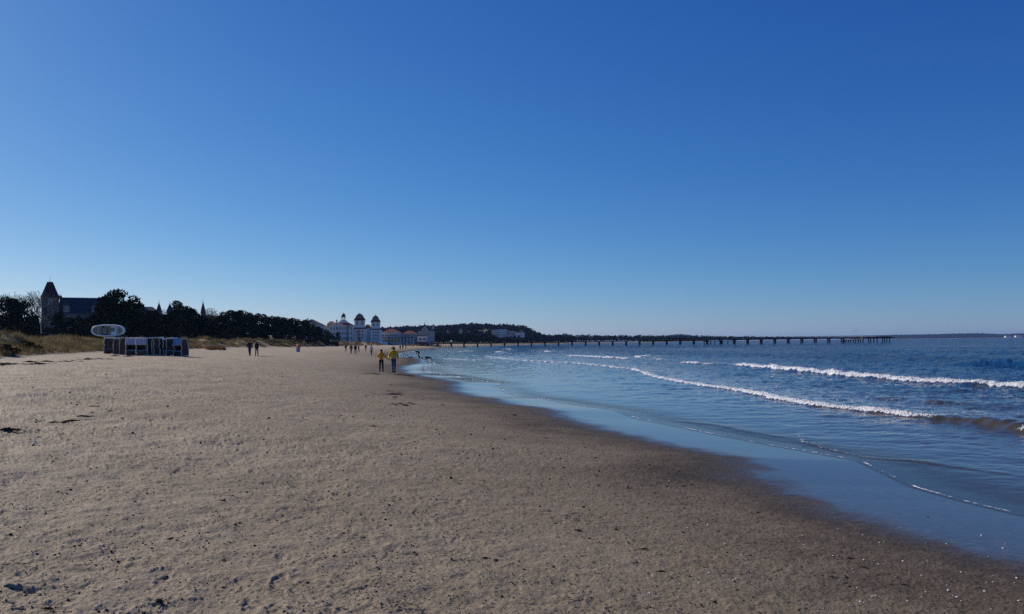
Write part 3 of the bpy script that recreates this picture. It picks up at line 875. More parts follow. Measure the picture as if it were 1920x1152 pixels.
def window(parent, x, y, z, w, h, side=0, fm=None):
    """window let into a wall that faces -y (side 0) or -x (side 1)"""
    mb = MB(); t = .10 * min(1, w)
    if side == 0:
        mb.box((x - w / 2, y - .05, z), (x + w / 2, y + .05, z + h), M_PANE)
        for a, b in (((x - w / 2 - t, z), (x - w / 2, z + h)), ((x + w / 2, z), (x + w / 2 + t, z + h)), ((x - t / 3, z), (x + t / 3, z + h)), ((x - w / 2 - t, z + h), (x + w / 2 + t, z + h + t)), ((x - w / 2 - t, z - t), (x + w / 2 + t, z))):
            mb.box((a[0], y - .09, a[1]), (b[0], y + .04, b[1]), fm or M_WHITE)
    else:
        mb.box((x - .05, y - w / 2, z), (x + .05, y + w / 2, z + h), M_PANE)
        mb.box((x - .09, y - w / 2 - t, z + h), (x + .04, y + w / 2 + t, z + h + t), fm or M_WHITE)
        mb.box((x - .09, y - w / 2 - t, z - t), (x + .04, y + w / 2 + t, z), fm or M_WHITE)
    return mb.build('window', None, parent)

class At:
    """metres on a facade at depth Y from photo pixels, measured from an anchor pixel column"""
    def __init__(s, px, Y, zb):
        s.Y = Y; s.k = Y / F; s.px = px; s.zb = zb
        s.hz = 643.8 + (960 - px) * math.tan(-ROLL)
        s.loc = (float(ray(px, s.hz)[0] * Y), Y, zb)
    def x(s, px): return (px - s.px) * s.k
    def z(s, py): return (s.hz - py) * s.k + ZC - s.zb

# --- the white spa hotel with its two round-shouldered towers
A = At(662, 620, 2.4)
K = thing('hotel', A.loc, 'long white seaside hotel with two square red-capped towers and a domed lantern', 'hotel')
mb = MB()
mb.box((A.x(618), 0, -1), (A.x(665), 16, A.z(611)), M_WHITE)
mb.box((A.x(593), 3, -1), (A.x(618) - .003, 15, A.z(613)), M_WHITE)
mb.box((A.x(684) + .003, 2, -1), (A.x(696) - .003, 15, A.z(616)), M_WHITE)
mb.box((A.x(616), -.12, A.z(620)), (A.x(663), -.003, A.z(619)), M_WHITE2)
part(K, 'wall', mb)
mb = MB(); hip_roof(mb, A.x(618), A.x(665), 0, 16, A.z(611), A.z(603.5), M_TILE, .35, .5); part(K, 'roof', mb)
mb = MB(); hip_roof(mb, A.x(593), A.x(617), 3, 15, A.z(613), A.z(606.5), M_TILE, .4, .5); part(K, 'roof', mb)
mb = MB(); hip_roof(mb, A.x(614), A.x(630), 8, 20, A.z(607), A.z(601.5), M_TILE, .2, .3); mb.box((A.x(614), 8.3, A.z(613)), (A.x(630), 19, A.z(607.03)), M_WHITE); part(K, 'roof', mb)
mb = MB(); hip_roof(mb, A.x(684), A.x(696), 2, 15, A.z(616), A.z(608.5), M_TILE, .1, .2); part(K, 'roof', mb)
# curved white gable with a dark ball finial
mb = MB()
out = [(627, 611), (627, 609), (628.5, 608), (629.5, 606.3), (631, 605.3), (632.5, 604.5), (634, 605.3), (636, 606.3), (637, 608), (638.5, 609), (638.5, 611)]
n = len(out)
vs = [(A.x(a), -.25, A.z(b)) for a, b in out] + [(A.x(a), .5, A.z(b)) for a, b in out]
mb.add(vs, [tuple(range(n)), tuple(range(2 * n - 1, n - 1, -1))] + [(i, i + n, (i + 1) % n + n, (i + 1) % n) for i in range(n)], M_WHITE)
part(K, 'gable', mb)
mb = MB(); mb.lathe([(.1, 0), (.12, .5), (.55, .8), (.75, 1.3), (.55, 1.8), (.1, 2.1), (.04, 3.0)], 10, M_SLATE, Matrix.Translation((A.x(632.6), .1, A.z(604.7)))); part(K, 'finial', mb)
# domed lantern
mb = MB()
mb.box((A.x(637), 6, A.z(606)), (A.x(651.5), 12, A.z(601)), M_WHITE)
mb.box((A.x(640), 7, A.z(601)), (A.x(649), 11, A.z(599.5)), M_WHITE)
part(K, 'lantern_base', mb)
Lc = Matrix.Translation((A.x(644.4), 9, 0))
for k in range(8):
    q = k * math.pi / 4 + .2
    mb = MB(); mb.tube([(A.x(644.4) + 1.55 * math.cos(q), 9 + 1.55 * math.sin(q), A.z(599.5)), (A.x(644.4) + 1.55 * math.cos(q), 9 + 1.55 * math.sin(q), A.z(594.3))], .2, 6, M_WHITE)
    part(K, 'column', mb)
mb = MB(); mb.lathe([(2.0, A.z(594.3)), (2.0, A.z(593.4)), (1.55, A.z(593.3)), (1.7, A.z(591.5)), (1.5, A.z(589.5)), (.9, A.z(587.8)), (.2, A.z(587)), (.1, A.z(585.5)), (.03, A.z(583.5))], 14, M_COPPER, Lc); part(K, 'dome', mb, smooth=False)
def hotel_tower(x0, x1, body_top, skirt_bot, skirt_top, drum_top, peak, band0, band1, px_lo0, px_lo1):
    xm = (A.x(x0) + A.x(x1)) / 2; hw = (A.x(x1) - A.x(x0)) / 2; D = Matrix.Translation((xm, hw + .5, 0))
    low = MB(); low.box((A.x(px_lo0), -1.2, -1), (A.x(px_lo1), 2 * hw + 1.5, A.z(band1)), M_WHITE); lw = part(K, 'tower_base', low)
    b = MB(); b.lathe([(hw * 1.414, A.z(band0) - .05), (hw * 1.414, A.z(body_top))], 4, M_WHITE, D, math.pi / 4); part(K, 'tower_shaft', b)
    b = MB(); b.lathe([(hw * 1.66, A.z(band1)), (hw * 1.70, A.z(band1) + .25), (hw * 1.45, A.z(band0))], 4, M_TILE2, D, math.pi / 4); part(K, 'balcony_roof', b)
    b = MB(); b.lathe([(hw * 1.56, A.z(skirt_bot)), (hw * 1.60, A.z(skirt_bot) + .25), (hw * 1.20, A.z(skirt_top))], 4, M_TILE2, D, math.pi / 4); part(K, 'eaves', b)
    b = MB(); b.lathe([(hw * 1.17, A.z(skirt_top) - .1), (hw * .98, A.z(drum_top))], 4, M_PINK, D, math.pi / 4); part(K, 'belfry', b)
    b = MB(); b.lathe([(hw * 1.06, A.z(drum_top)), (hw * .58, (A.z(drum_top) + A.z(peak)) / 2), (.16, A.z(peak) - .8), (.05, A.z(peak) + .8)], 4, M_CAP, D, math.pi / 4); part(K, 'cap_roof', b)
    for dx in (-.45, .45):
        for z in (body_top + 3.2, body_top + 8.5):
            window(K, xm + dx * hw, .5, A.z(z), hw * .30, 1.7)
    for dx in (-.5, .0, .5):
        for z in (band1 + 6.5, band1 + 12.5, band1 + 18.5):
            window(K, xm + dx * hw, -1.2, A.z(z), hw * .28, 1.8)
hotel_tower(665, 684.6, 600.7, 601, 596, 593.4, 585.4, 614.8, 617.4, 666, 687)
hotel_tower(695.7, 712.8, 603.4, 604, 600, 597.3, 589.2, 617, 619.4, 694.5, 716.4)
for px in (622, 627.5, 632.7, 638, 643, 648, 653.5, 659):
    for py in (618, 627.5, 637): window(K, A.x(px), 0, A.z(py), 1.15 if px != 632.7 else 1.6, 1.9)
window(K, A.x(632.7), -.25, A.z(609.2), 1.0, .9)
window(K, A.x(653), 0, A.z(616.5) + .3, 2.2, 2.2)
for px in (597, 602, 607.5, 613): window(K, A.x(px), 3, A.z(619), 1.1, 1.7)
mb = MB(); mb.box((A.x(650.8), -.35, -1), (A.x(652.4), -.003, A.z(617)), M_SLATE); part(K, 'drainpipe', mb)
mb = MB(); mb.box((A.x(671.5), -1.32, -.9), (A.x(673.2), -1.203, A.z(618)), M_PINK); part(K, 'pilaster', mb)

# --- low wings and pavilions right of the hotel
A = At(742, 640, 2.4)
K = thing('restaurant_pavilion', A.loc, 'long low white pavilion with orange roofs between hotel and gabled house', 'pavilion')
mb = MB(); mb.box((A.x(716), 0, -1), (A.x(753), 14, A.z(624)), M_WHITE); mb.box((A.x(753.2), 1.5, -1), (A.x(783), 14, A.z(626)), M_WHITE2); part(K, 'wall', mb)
mb = MB(); hip_roof(mb, A.x(716), A.x(752), 0, 14, A.z(624), A.z(616.5), M_TILE, .45); part(K, 'roof', mb)
mb = MB(); hip_roof(mb, A.x(754), A.x(783), 1.5, 14, A.z(626), A.z(620.5), M_TILE, .4, .3); part(K, 'roof', mb)
mb = MB(); mb.box((A.x(714), -7, A.z(634)), (A.x(776), -.01, A.z(633)), M_SLATE); part(K, 'terrace_roof', mb)
for px in np.linspace(715, 775, 11):
    mb = MB(); mb.box((A.x(px) - .2, -6.8, -1), (A.x(px) + .2, -6.4, A.z(634.05)), M_WHITE); part(K, 'terrace_post', mb)
for px in np.linspace(719, 750, 8):
    window(K, A.x(px), 0, A.z(631.5), 1.3, 1.9); window(K, A.x(px), 0, A.z(642), 1.5, 2.2)
for px in np.linspace(757, 780, 6): window(K, A.x(px), 1.5, A.z(632), 1.2, 1.6)
A = At(717, 605, 2.4)
K = thing('marquee_tent', A.loc, 'low white rounded tent in front of the orange roofed pavilion', 'tent')
mb = MB(); mb.lathe([(4.3, -1), (4.3, .5), (3.7, 1.4), (2.2, 2.0), (.2, 2.3)], 18, M_WHITE); part(K, 'canopy', mb, smooth=False)
mb = MB(); mb.tube([(0, 0, 2.2), (0, 0, 3.0)], .06, 5, M_STEEL); part(K, 'tent_pole', mb)
# --- gabled house
A = At(797, 640, 2.4)
K = thing('gabled_house', A.loc, 'tall grey-white house with steep dark gables beside the pier', 'house')
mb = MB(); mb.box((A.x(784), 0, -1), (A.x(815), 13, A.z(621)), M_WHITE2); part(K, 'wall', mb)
mb = MB(); gable_y(mb, A.x(786), A.x(808), -.4, 14, A.z(620.5), A.z(607.5), M_SLATE, .3); part(K, 'roof', mb)
mb = MB(); hip_roof(mb, A.x(784), A.x(815), 0.5, 13, A.z(621), A.z(613), M_SLATE, .3, .4); part(K, 'roof', mb)
mb = MB(); gable_face(mb, A.x(789), A.x(805), -.95, -.71, A.z(620.5), A.z(611.0), M_WHITE2); part(K, 'gable', mb)
mb = MB(); mb.box((A.x(811), 1.0, A.z(618)), (A.x(814.5), 4.0, A.z(610.5)), M_WHITE2); gable_y(mb, A.x(811), A.x(814.5), .8, 4.2, A.z(610.5), A.z(608), M_SLATE, .1); part(K, 'dormer', mb)
mb = MB(); mb.lathe([(.25, 0), (.25, 1.0), (.06, 1.3), (.03, 2.6)], 6, M_SLATE, Matrix.Translation((A.x(797), .2, A.z(607.7)))); part(K, 'finial', mb)
for px in (788, 793.5, 799, 804.5, 810.5):
    for py in (628, 636): window(K, A.x(px), 0, A.z(py), 1.1, 1.7)
window(K, A.x(797), -.95, A.z(618.8), 1.1, 1.4)
# --- beach kiosk in front of it
A = At(791, 560, 2.2)
K = thing('beach_kiosk', A.loc, 'small white flat-roofed kiosk on a dark base at the foot of the pier', 'kiosk')
mb = MB(); mb.box((A.x(783), 0, A.z(641.5)), (A.x(801), 6, A.z(630.5)), M_WHITE); part(K, 'wall', mb)
mb = MB(); mb.box((A.x(781.5), -.8, A.z(630.5) + .003), (A.x(802), 6.5, A.z(629.2)), M_TILE2); part(K, 'roof', mb)
mb = MB(); mb.box((A.x(780.5), -1, -1.5), (A.x(803), 6.6, A.z(641.5) - .003), M_TILE2); part(K, 'plinth', mb)
for px in (788, 796): window(K, A.x(px), 0, A.z(638.5), 2.0, 1.6)

# --- dark roofed house left of the hotel, behind the pines
A = At(588, 520, 2.5)
K = thing('tall_house', A.loc, 'big dark hipped roof showing above the pines left of the hotel', 'house')
mb = MB(); mb.box((A.x(566), 0, -1), (A.x(606), 14, A.z(608)), M_WHITE2); part(K, 'wall', mb)
mb = MB(); hip_roof(mb, A.x(566), A.x(604), 0, 14, A.z(608), A.z(598.2), M_SLATE, .45); part(K, 'roof', mb)
mb = MB(); mb.box((A.x(574), -.3, A.z(607.5)), (A.x(577.5), 2.5, A.z(602.5)), M_WHITE); part(K, 'dormer', mb)
mb = MB(); mb.box((A.x(577), 6, A.z(600)), (A.x(579), 7, A.z(596)), M_WHITE2); part(K, 'chimney', mb)

# --- the turreted villa at the left
A = At(130, 300, 2.6)
K = thing('turreted_villa', A.loc, 'large dim villa with a blunt pyramid roofed corner tower, behind the dune at far left', 'villa')
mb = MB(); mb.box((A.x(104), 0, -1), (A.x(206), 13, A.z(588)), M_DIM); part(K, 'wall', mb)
mb = MB(); hip_roof(mb, A.x(104), A.x(206), 0, 13, A.z(588), A.z(556.5), M_SLATE, .12, .6); part(K, 'roof', mb)
xm, hw = A.x(93), 2.75; D = Matrix.Translation((xm, 1.4, 0))
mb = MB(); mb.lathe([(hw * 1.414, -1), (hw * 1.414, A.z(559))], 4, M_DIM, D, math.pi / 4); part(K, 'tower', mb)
mb = MB(); mb.lathe([(hw * 1.50, A.z(559)), (hw * 1.52, A.z(559) + .2), (hw * .48, A.z(530)), (hw * .40, A.z(529.6))], 4, M_DARKTILE, D, math.pi / 4); part(K, 'tower_roof', mb)
mb = MB(); mb.tube([(xm, 1.4, A.z(530)), (xm, 1.4, A.z(524)), (xm, 1.4, A.z(517))], [.08, .06, .025], 6, M_STEEL); part(K, 'spire', mb)
for px in (119, 166):
    mb = MB(); mb.box((A.x(px) - 1.2, -.2, A.z(588)), (A.x(px) + 1.2, 4, A.z(573)), M_DIM); gable_y(mb, A.x(px) - 1.2, A.x(px) + 1.2, -.2, 5, A.z(573), A.z(562.5), M_SLATE, .25)
    part(K, 'dormer', mb); window(K, A.x(px), -.2, A.z(584), .9, 1.5)
for z in (606, 622):
    mb = MB(); mb.box((A.x(112), -1.6, A.z(z)), (A.x(182), -.003, A.z(z) + .18), M_SLATE)
    mb.box((A.x(112), -1.6, A.z(z) + 1.0), (A.x(182), -1.5, A.z(z) + 1.08), M_TIMBER)
    for k in range(36): mb.box((A.x(112) + k * .395, -1.58, A.z(z) + .18), (A.x(112) + k * .395 + .06, -1.52, A.z(z) + 1.0), M_TIMBER)
    part(K, 'balcony', mb)
for px in np.linspace(112, 196, 9):
    for py in (603.5, 617.5, 630): window(K, A.x(px), 0, A.z(py), 1.05, 1.9)
for py in (572, 588, 604, 620): window(K, xm, 1.4 - hw, A.z(py), 1.0, 1.9)
for px in (109, 200):
    mb = MB(); mb.box((A.x(px) - .4, 5.8, A.z(566)), (A.x(px) + .4, 6.8, A.z(553.5)), M_DARKTILE); part(K, 'chimney', mb)

# --- villas half hidden among the pines
def pine_villa(px, Y, x0, x1, eave, ridge, label, turrets, wallm, roofm, chim=()):
    A = At(px, Y, 2.6)
    K = thing('small_villa', A.loc, label, 'villa')
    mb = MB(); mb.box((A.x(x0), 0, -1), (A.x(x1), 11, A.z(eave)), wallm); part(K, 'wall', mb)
    mb = MB(); hip_roof(mb, A.x(x0), A.x(x1), 0, 11, A.z(eave), A.z(ridge), roofm, .35); part(K, 'roof', mb)
    for tx, w, te, tp in turrets:
        hw = w / 2 * A.k; D = Matrix.Translation((A.x(tx), -hw * .4, 0))
        mb = MB(); mb.lathe([(hw * 1.1, -1), (hw * 1.1, A.z(te))], 8, wallm, D, math.pi / 8); part(K, 'turret', mb)
        mb = MB(); mb.lathe([(hw * 1.35, A.z(te)), (hw * 1.3, A.z(te) + .2), (hw * .7, (A.z(te) + A.z(tp)) / 2), (.1, A.z(tp) - .6), (.03, A.z(tp) + .5)], 8, roofm, D, math.pi / 8); part(K, 'turret_roof', mb)
        for zz in (te + 4, te + 15, te + 26): window(K, A.x(tx), -hw * 1.45, A.z(zz + 7), hw * .5, 1.5)
    for cx, cz in chim:
        mb = MB(); mb.box((A.x(cx) - .75, 4.5, A.z(ridge + 6)), (A.x(cx) + .75, 5.6, A.z(cz)), M_DARKTILE); part(K, 'chimney', mb)
    for wx in np.arange(x0 + 5, x1 - 2, 7.0):
        for zz in (eave + 12, eave + 24, eave + 36): window(K, A.x(wx), 0, A.z(zz), .95, 1.6)
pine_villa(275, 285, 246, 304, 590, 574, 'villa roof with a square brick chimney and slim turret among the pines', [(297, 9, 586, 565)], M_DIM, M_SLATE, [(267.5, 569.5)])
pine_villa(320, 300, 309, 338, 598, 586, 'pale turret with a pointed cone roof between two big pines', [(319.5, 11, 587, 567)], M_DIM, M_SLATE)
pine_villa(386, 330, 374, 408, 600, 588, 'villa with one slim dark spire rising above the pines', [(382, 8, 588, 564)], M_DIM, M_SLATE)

# --- pale blocks on the hillside beyond the pier
def hill_block(px0, px1, top, bot, Y, m, label):
    A = At((px0 + px1) / 2, Y, 0)
    x = A.loc[0]; zb = min(tz(x, Y), tz(x + A.x(px1), Y + 10), tz(x + A.x(px0), Y + 10)) - .3
    A = At((px0 + px1) / 2, Y, zb)
    K = thing('apartment_block', A.loc, label, 'apartment block')
    w0, w1 = A.x(px0), A.x(px1)
    mb = MB(); mb.box((w0, 0, -2), (w1, 12, A.z(top)), m); part(K, 'wall', mb)
    mb = MB(); mb.box((w0 - .4, -.4, A.z(top) + .003), (w1 + .4, 12.4, A.z(top) + .7), M_WHITE2); part(K, 'roof', mb)
    for z in np.arange(A.z(bot), A.z(top) - 2.5, 3.0):
        for x in np.arange(w0 + 1.6, w1 - 1, 3.2): window(K, x, 0, z + .6, 1.5, 1.5)
hill_block(922, 931, 619.5, 629, 1230, M_CREAM, 'yellowish end block of the white flats on the wooded hill')
hill_block(931.6, 951, 618.5, 629, 1240, M_WHITE, 'largest white block of flats on the wooded hill')
hill_block(952, 966, 622.5, 630, 1225, M_WHITE2, 'second white block of flats from the right on the wooded hill')
hill_block(966.8, 984, 624.5, 631, 1215, M_WHITE, 'lowest white block at the right end of the hillside flats')
hill_block(861, 865.5, 618.5, 626, 1180, M_CREAM, 'narrow pale tower house alone in the woods behind the kiosk')
for i, (a, b, lab) in enumerate(((1886, 1896, 'tiny pale house on the far headland, left of the pair at the frame edge'), (1905, 1917, 'tiny pale houses on the far headland at the right frame edge'))):
    A = At((a + b) / 2, 8150, 0)
    K = thing('far_house', A.loc, lab, 'house')
    mb = MB(); mb.box((A.x(a), 0, -1), (A.x(b), 30, A.z(630.2 - i * .6)), M_WHITE); part(K, 'wall', mb)
    mb = MB(); hip_roof(mb, A.x(a), A.x(b), 0, 30, A.z(630.2 - i * .6), A.z(629.4 - i * .6), M_TILE, .4, 1); part(K, 'roof', mb)

# ------------------------------------------------------------------ pier
A = At(1260, 520, 0)
x0p, x1p = A.x(806) , A.x(1664)
PR = thing('pier', (A.loc[0], 520, 0), 'long dark pier on slim piles running far out into the sea', 'pier')
def deck_z(px): return np.interp(px, [806, 870, 1390, 1664], [2.75, 2.75, 3.05, 3.35])
mb = MB()
seg = np.linspace(806, 1664, 30)
for a, b in zip(seg[:-1], seg[1:]):
    za, zb_ = deck_z(a), deck_z(b)
    xa, xb = A.x(a), A.x(b)
    vs = [(xa, -2, za - .65), (xb, -2, zb_ - .65), (xb, 2, zb_ - .65), (xa, 2, za - .65), (xa, -2, za), (xb, -2, zb_), (xb, 2, zb_), (xa, 2, za)]
    mb.add(vs, [(0, 3, 2, 1), (4, 5, 6, 7), (0, 1, 5, 4), (2, 3, 7, 6)], M_TIMBER)
part(PR, 'deck', mb)
for yy in (-2.02, 1.94):
    mb = MB()
    for h in (.35, .62, .86, 1.08):
        mb.tube([(A.x(p), yy, deck_z(p) + h) for p in seg], .045 if h < 1 else .07, 4, M_STEEL)
    for p in np.arange(806, 1664, 4.2):
        mb.box((A.x(p) - .05, yy - .04, deck_z(p)), (A.x(p) + .05, yy + .04, deck_z(p) + 1.1), M_STEEL)
    part(PR, 'railing', mb)
piles = [(p, -1.6) for p in np.concatenate([[821, 846], 870 + np.cumsum(np.r_[0, np.full(28, 25.33)])])]
piles = [(p, 1) for p, _ in piles]
for p, _ in piles:
    mb = MB()
    for yy in (-1.5, 1.5):
        for xx in (-.2, .2): mb.tube([(A.x(p) + xx, yy, -2.5), (A.x(p) + xx, yy, deck_z(p) - .6)], .27, 8, M_STEEL)
    mb.box((A.x(p) - .5, -2.1, deck_z(p) - 1.0), (A.x(p) + .5, 2.1, deck_z(p) - .652), M_STEEL)
    part(PR, 'pile_bent', mb)
for p in (1318, 1325, 1330, 1338, 1350, 1352, 1362, 1373, 1376):
    mb = MB(); mb.tube([(A.x(p), -3.4, -2.5), (A.x(p), -3.4, 2.2)], .30, 7, M_STEEL); part(PR, 'pile', mb)
mb = MB(); mb.box((A.x(1316), -4.4, 1.7), (A.x(1378), -2.15, 2.1), M_TIMBER); part(PR, 'landing_stage', mb)
for p in (1578, 1581, 1586, 1590, 1595, 1599, 1604, 1608, 1613, 1623, 1627, 1633, 1639, 1649, 1653, 1657, 1662):
    mb = MB(); mb.tube([(A.x(p), -4.2, -2.5), (A.x(p), -4.2, 2.0 if p < 1610 else 2.6)], .32, 7, M_STEEL); part(PR, 'pile', mb)
mb = MB(); mb.box((A.x(1574), -5.4, 1.35), (A.x(1609), -3.0, 1.75), M_RUST)
for p in np.arange(1575, 1609, 3.2): mb.box((A.x(p) - .06, -5.35, 1.75), (A.x(p) + .06, -5.25, 2.6), M_RUST)
mb.box((A.x(1574), -5.38, 2.6), (A.x(1609), -5.22, 2.7), M_RUST); part(PR, 'landing_stage', mb)
mb = MB(); mb.box((A.x(1609), -7, 2.55), (A.x(1664), 7, 3.36), M_TIMBER); part(PR, 'pier_head', mb)
mb = MB()
for yy in (-6.9, 6.9):
    mb.box((A.x(1609), yy - .05, 4.3), (A.x(1664), yy + .05, 4.42), M_STEEL)
    for p in np.arange(1610, 1664, 3.4): mb.box((A.x(p) - .06, yy - .04, 3.36), (A.x(p) + .06, yy + .04, 4.3), M_STEEL)
part(PR, 'head_railing', mb)
M_LAMP = mat('pale_lamp_paint', (.75, .75, .72), .5)
def pier_lamp(px, top, label, group=None, y=520 - 1.9, white=False):
    z0 = deck_z(px) if px > 806 else 2
    K = thing('pier_lamp', (float(ray(px, 640)[0] * y), y, z0), label, 'lamp', group)
    h = float(P(px, top, y)[2] - z0)
    mb = MB(); mb.tube([(0, 0, 0), (0, 0, h)], [.11, .07], 6, M_LAMP); part(K, 'post', mb)
    mb = MB(); mb.box((-1.0, -.06, h - .12), (1.0, .06, h), M_LAMP); part(K, 'arm', mb)
    for sx in (-.85, .85):
        mb = MB(); mb.lathe([(.12, 0), (.30, .12), (.34, .32), (.2, .5), (.06, .55)], 8, M_LAMP, Matrix.Translation((sx, 0, h))); part(K, 'lamp_head', mb)
pier_lamp(1083, 632, 'pale twin-headed lamp on the pier, third from its seaward end')
pier_lamp(1108, 632, 'pale twin-headed lamp on the pier just right of a similar one')
pier_lamp(1159, 631, 'slim pale lamp on the pier, midway between the two pale lamps and the landing stage')
pier_lamp(1603, 620.5, 'white lamp standing out against the sky near the pier end')
# white globe light by the pier root
K = thing('globe_lamp', (float(ray(847, 650)[0] * 500), 500, tz(float(ray(847, 650)[0] * 500), 500) - .1), 'white globe lamp on a short post near the root of the pier', 'lamp')
h = float(P(847, 640.5, 500)[2]) - K.location[2]
mb = MB(); mb.tube([(0, 0, 0), (0, 0, h - .5)], .1, 6, M_STEEL); part(K, 'post', mb)
mb = MB(); mb.lathe([(.12, h - .6), (.55, h - .3), (.75, h + .1), (.55, h + .5), (.1, h + .7)], 10, M_LAMP); part(K, 'globe', mb, smooth=True)

# low boarded fence in warm brown along the top of the beach beside the kiosk
M_OCHRE = mat('ochre_boards', (.55, .26, .06), .8, .35, 1.2)
for i, (a, b, py, lab) in enumerate(((762, 779, 647.2, 'orange-brown boarded windbreak left of the white kiosk'), (780, 806, 647.4, 'orange-brown boarded windbreak right below the white kiosk'), (807, 828, 647.9, 'orange-brown boarded windbreak at the landward end of the pier'))):
    Y = 470
    A = At((a + b) / 2, Y, 0); x = A.loc[0]; zb = tz(x, Y)
    K = thing('windbreak', (x, Y, zb), lab, 'windbreak')
    n = 0
    for q in np.arange(A.x(a), A.x(b) - .9, 1.05):
        hh = 1.0 + .35 * math.sin(q * 1.7 + i)
        mb = MB(); mb.box((q, -.05 + .1 * (n % 2), -.4), (q + .96, .02 + .1 * (n % 2), hh), M_OCHRE if rnd.random() < .75 else M_TIMBER); part(K, 'board_panel', mb); n += 1

for o in list(COL.objects):
    if o.type == 'EMPTY' and o.name == 'turreted_villa': o.location.x += 1.6
    if o.type == 'EMPTY' and o.name.split('.')[0] in ('hotel', 'restaurant_pavilion', 'gabled_house', 'beach_kiosk', 'tall_house', 'turreted_villa', 'small_villa'):
        o.rotation_euler.z = math.atan2(-o.location.x, o.location.y) * .95      # the fronts look down the beach

# ------------------------------------------------------------------ rescue pod on the dune
A = At(204, 150, 0)
xr = A.loc[0]; zr = tz(xr, 150)
A = At(204, 150, zr)
M_SHELL = mat('white_concrete_shell', (.90, .90, .89), .5, .05, .6)
M_GLASS = mat('pale_reflecting_glass', (.07, .085, .09), .08, spec=.7)
K = thing('lifeguard_pod', A.loc, 'white rounded capsule shaped lifeguard station with a glazed front, up on the dune', 'lifeguard station', None, math.radians(20))
zc = (A.z(609) + A.z(631.5)) / 2; hb = (A.z(609) - A.z(631.5)) / 2; ha = 28.0 * A.k
def sup(a, b, n=44, e=2.7):
    o = []
    for i in range(n):
        q = 2 * math.pi * i / n
        c, s = math.cos(q), math.sin(q)
        o.append((a * math.copysign(abs(c) ** (2 / e), c), b * math.copysign(abs(s) ** (2 / e), s)))
    return o
mb = MB(); rings = [(1.9, .30), (1.75, .62), (1.3, .86), (.5, .98), (-.5, 1.0), (-1.2, .97), (-1.45, .94), (-1.50, .86), (-1.46, .78), (-1.15, .75)]
N = 44; vs = []; fs = []
for y, s in rings: vs += [(p[0], y, zc + p[1]) for p in sup(ha * (1 - (1 - s) * .55), hb * (s if s > .9 else 1 - (1 - s) * 1.15 if s > .8 else s), N)]
for i in range(len(rings) - 1):
    for k in range(N): fs.append((i * N + k, i * N + (k + 1) % N, (i + 1) * N + (k + 1) % N, (i + 1) * N + k))
fs.append(tuple(range(N)))
mb.add(vs, fs, M_SHELL); mb.build('shell', None, K, smooth=True)
mb = MB(); o = sup(ha * .875, hb * .74, N); mb.add([(p[0], -1.14, zc + p[1]) for p in o], [tuple(range(N))], M_GLASS); part(K, 'window_glass', mb)
for px, w, m in ((196.3, .30, M_SLATE), (188, .06, M_SHELL), (214, .95, M_SHELL), (221, .08, M_SHELL)):
    x = A.x(px); hh = hb * .72 * max(0.1, 1 - abs(x / (ha * .9)) ** 2.7) ** (1 / 2.7)
    mb = MB(); mb.box((x - w / 2, -1.24, zc - hh), (x + w / 2, -1.16, zc + hh), m); part(K, 'mullion', mb)
mb = MB(); x = A.x(199)
mb.box((x - .5, -1.26, zc - hb * .78), (x + .5, -1.17, zc + .55), M_SLATE); mb.box((x - .36, -1.28, zc - hb * .6), (x + .36, -1.262, zc + .45), M_GLASS); part(K, 'door', mb)
mb = MB(); mb.box((A.x(209), -1.25, zc - .25), (A.x(216), -1.17, zc + .55), M_GLASS); part(K, 'side_window', mb)
mb = MB(); mb.lathe([(.9, -.6), (.75, .3), (1.1, zc - hb * .9)], 12, M_SHELL); part(K, 'pedestal', mb)
mb = MB()
for s in range(5): mb.box((A.x(199) - .45, -2.9 + .3 * s, (zc - hb) * s / 5 - .1), (A.x(199) + .45, -2.6 + .3 * s, (zc - hb) * (s + 1) / 5 - .06), M_TIMBER)
part(K, 'steps', mb)

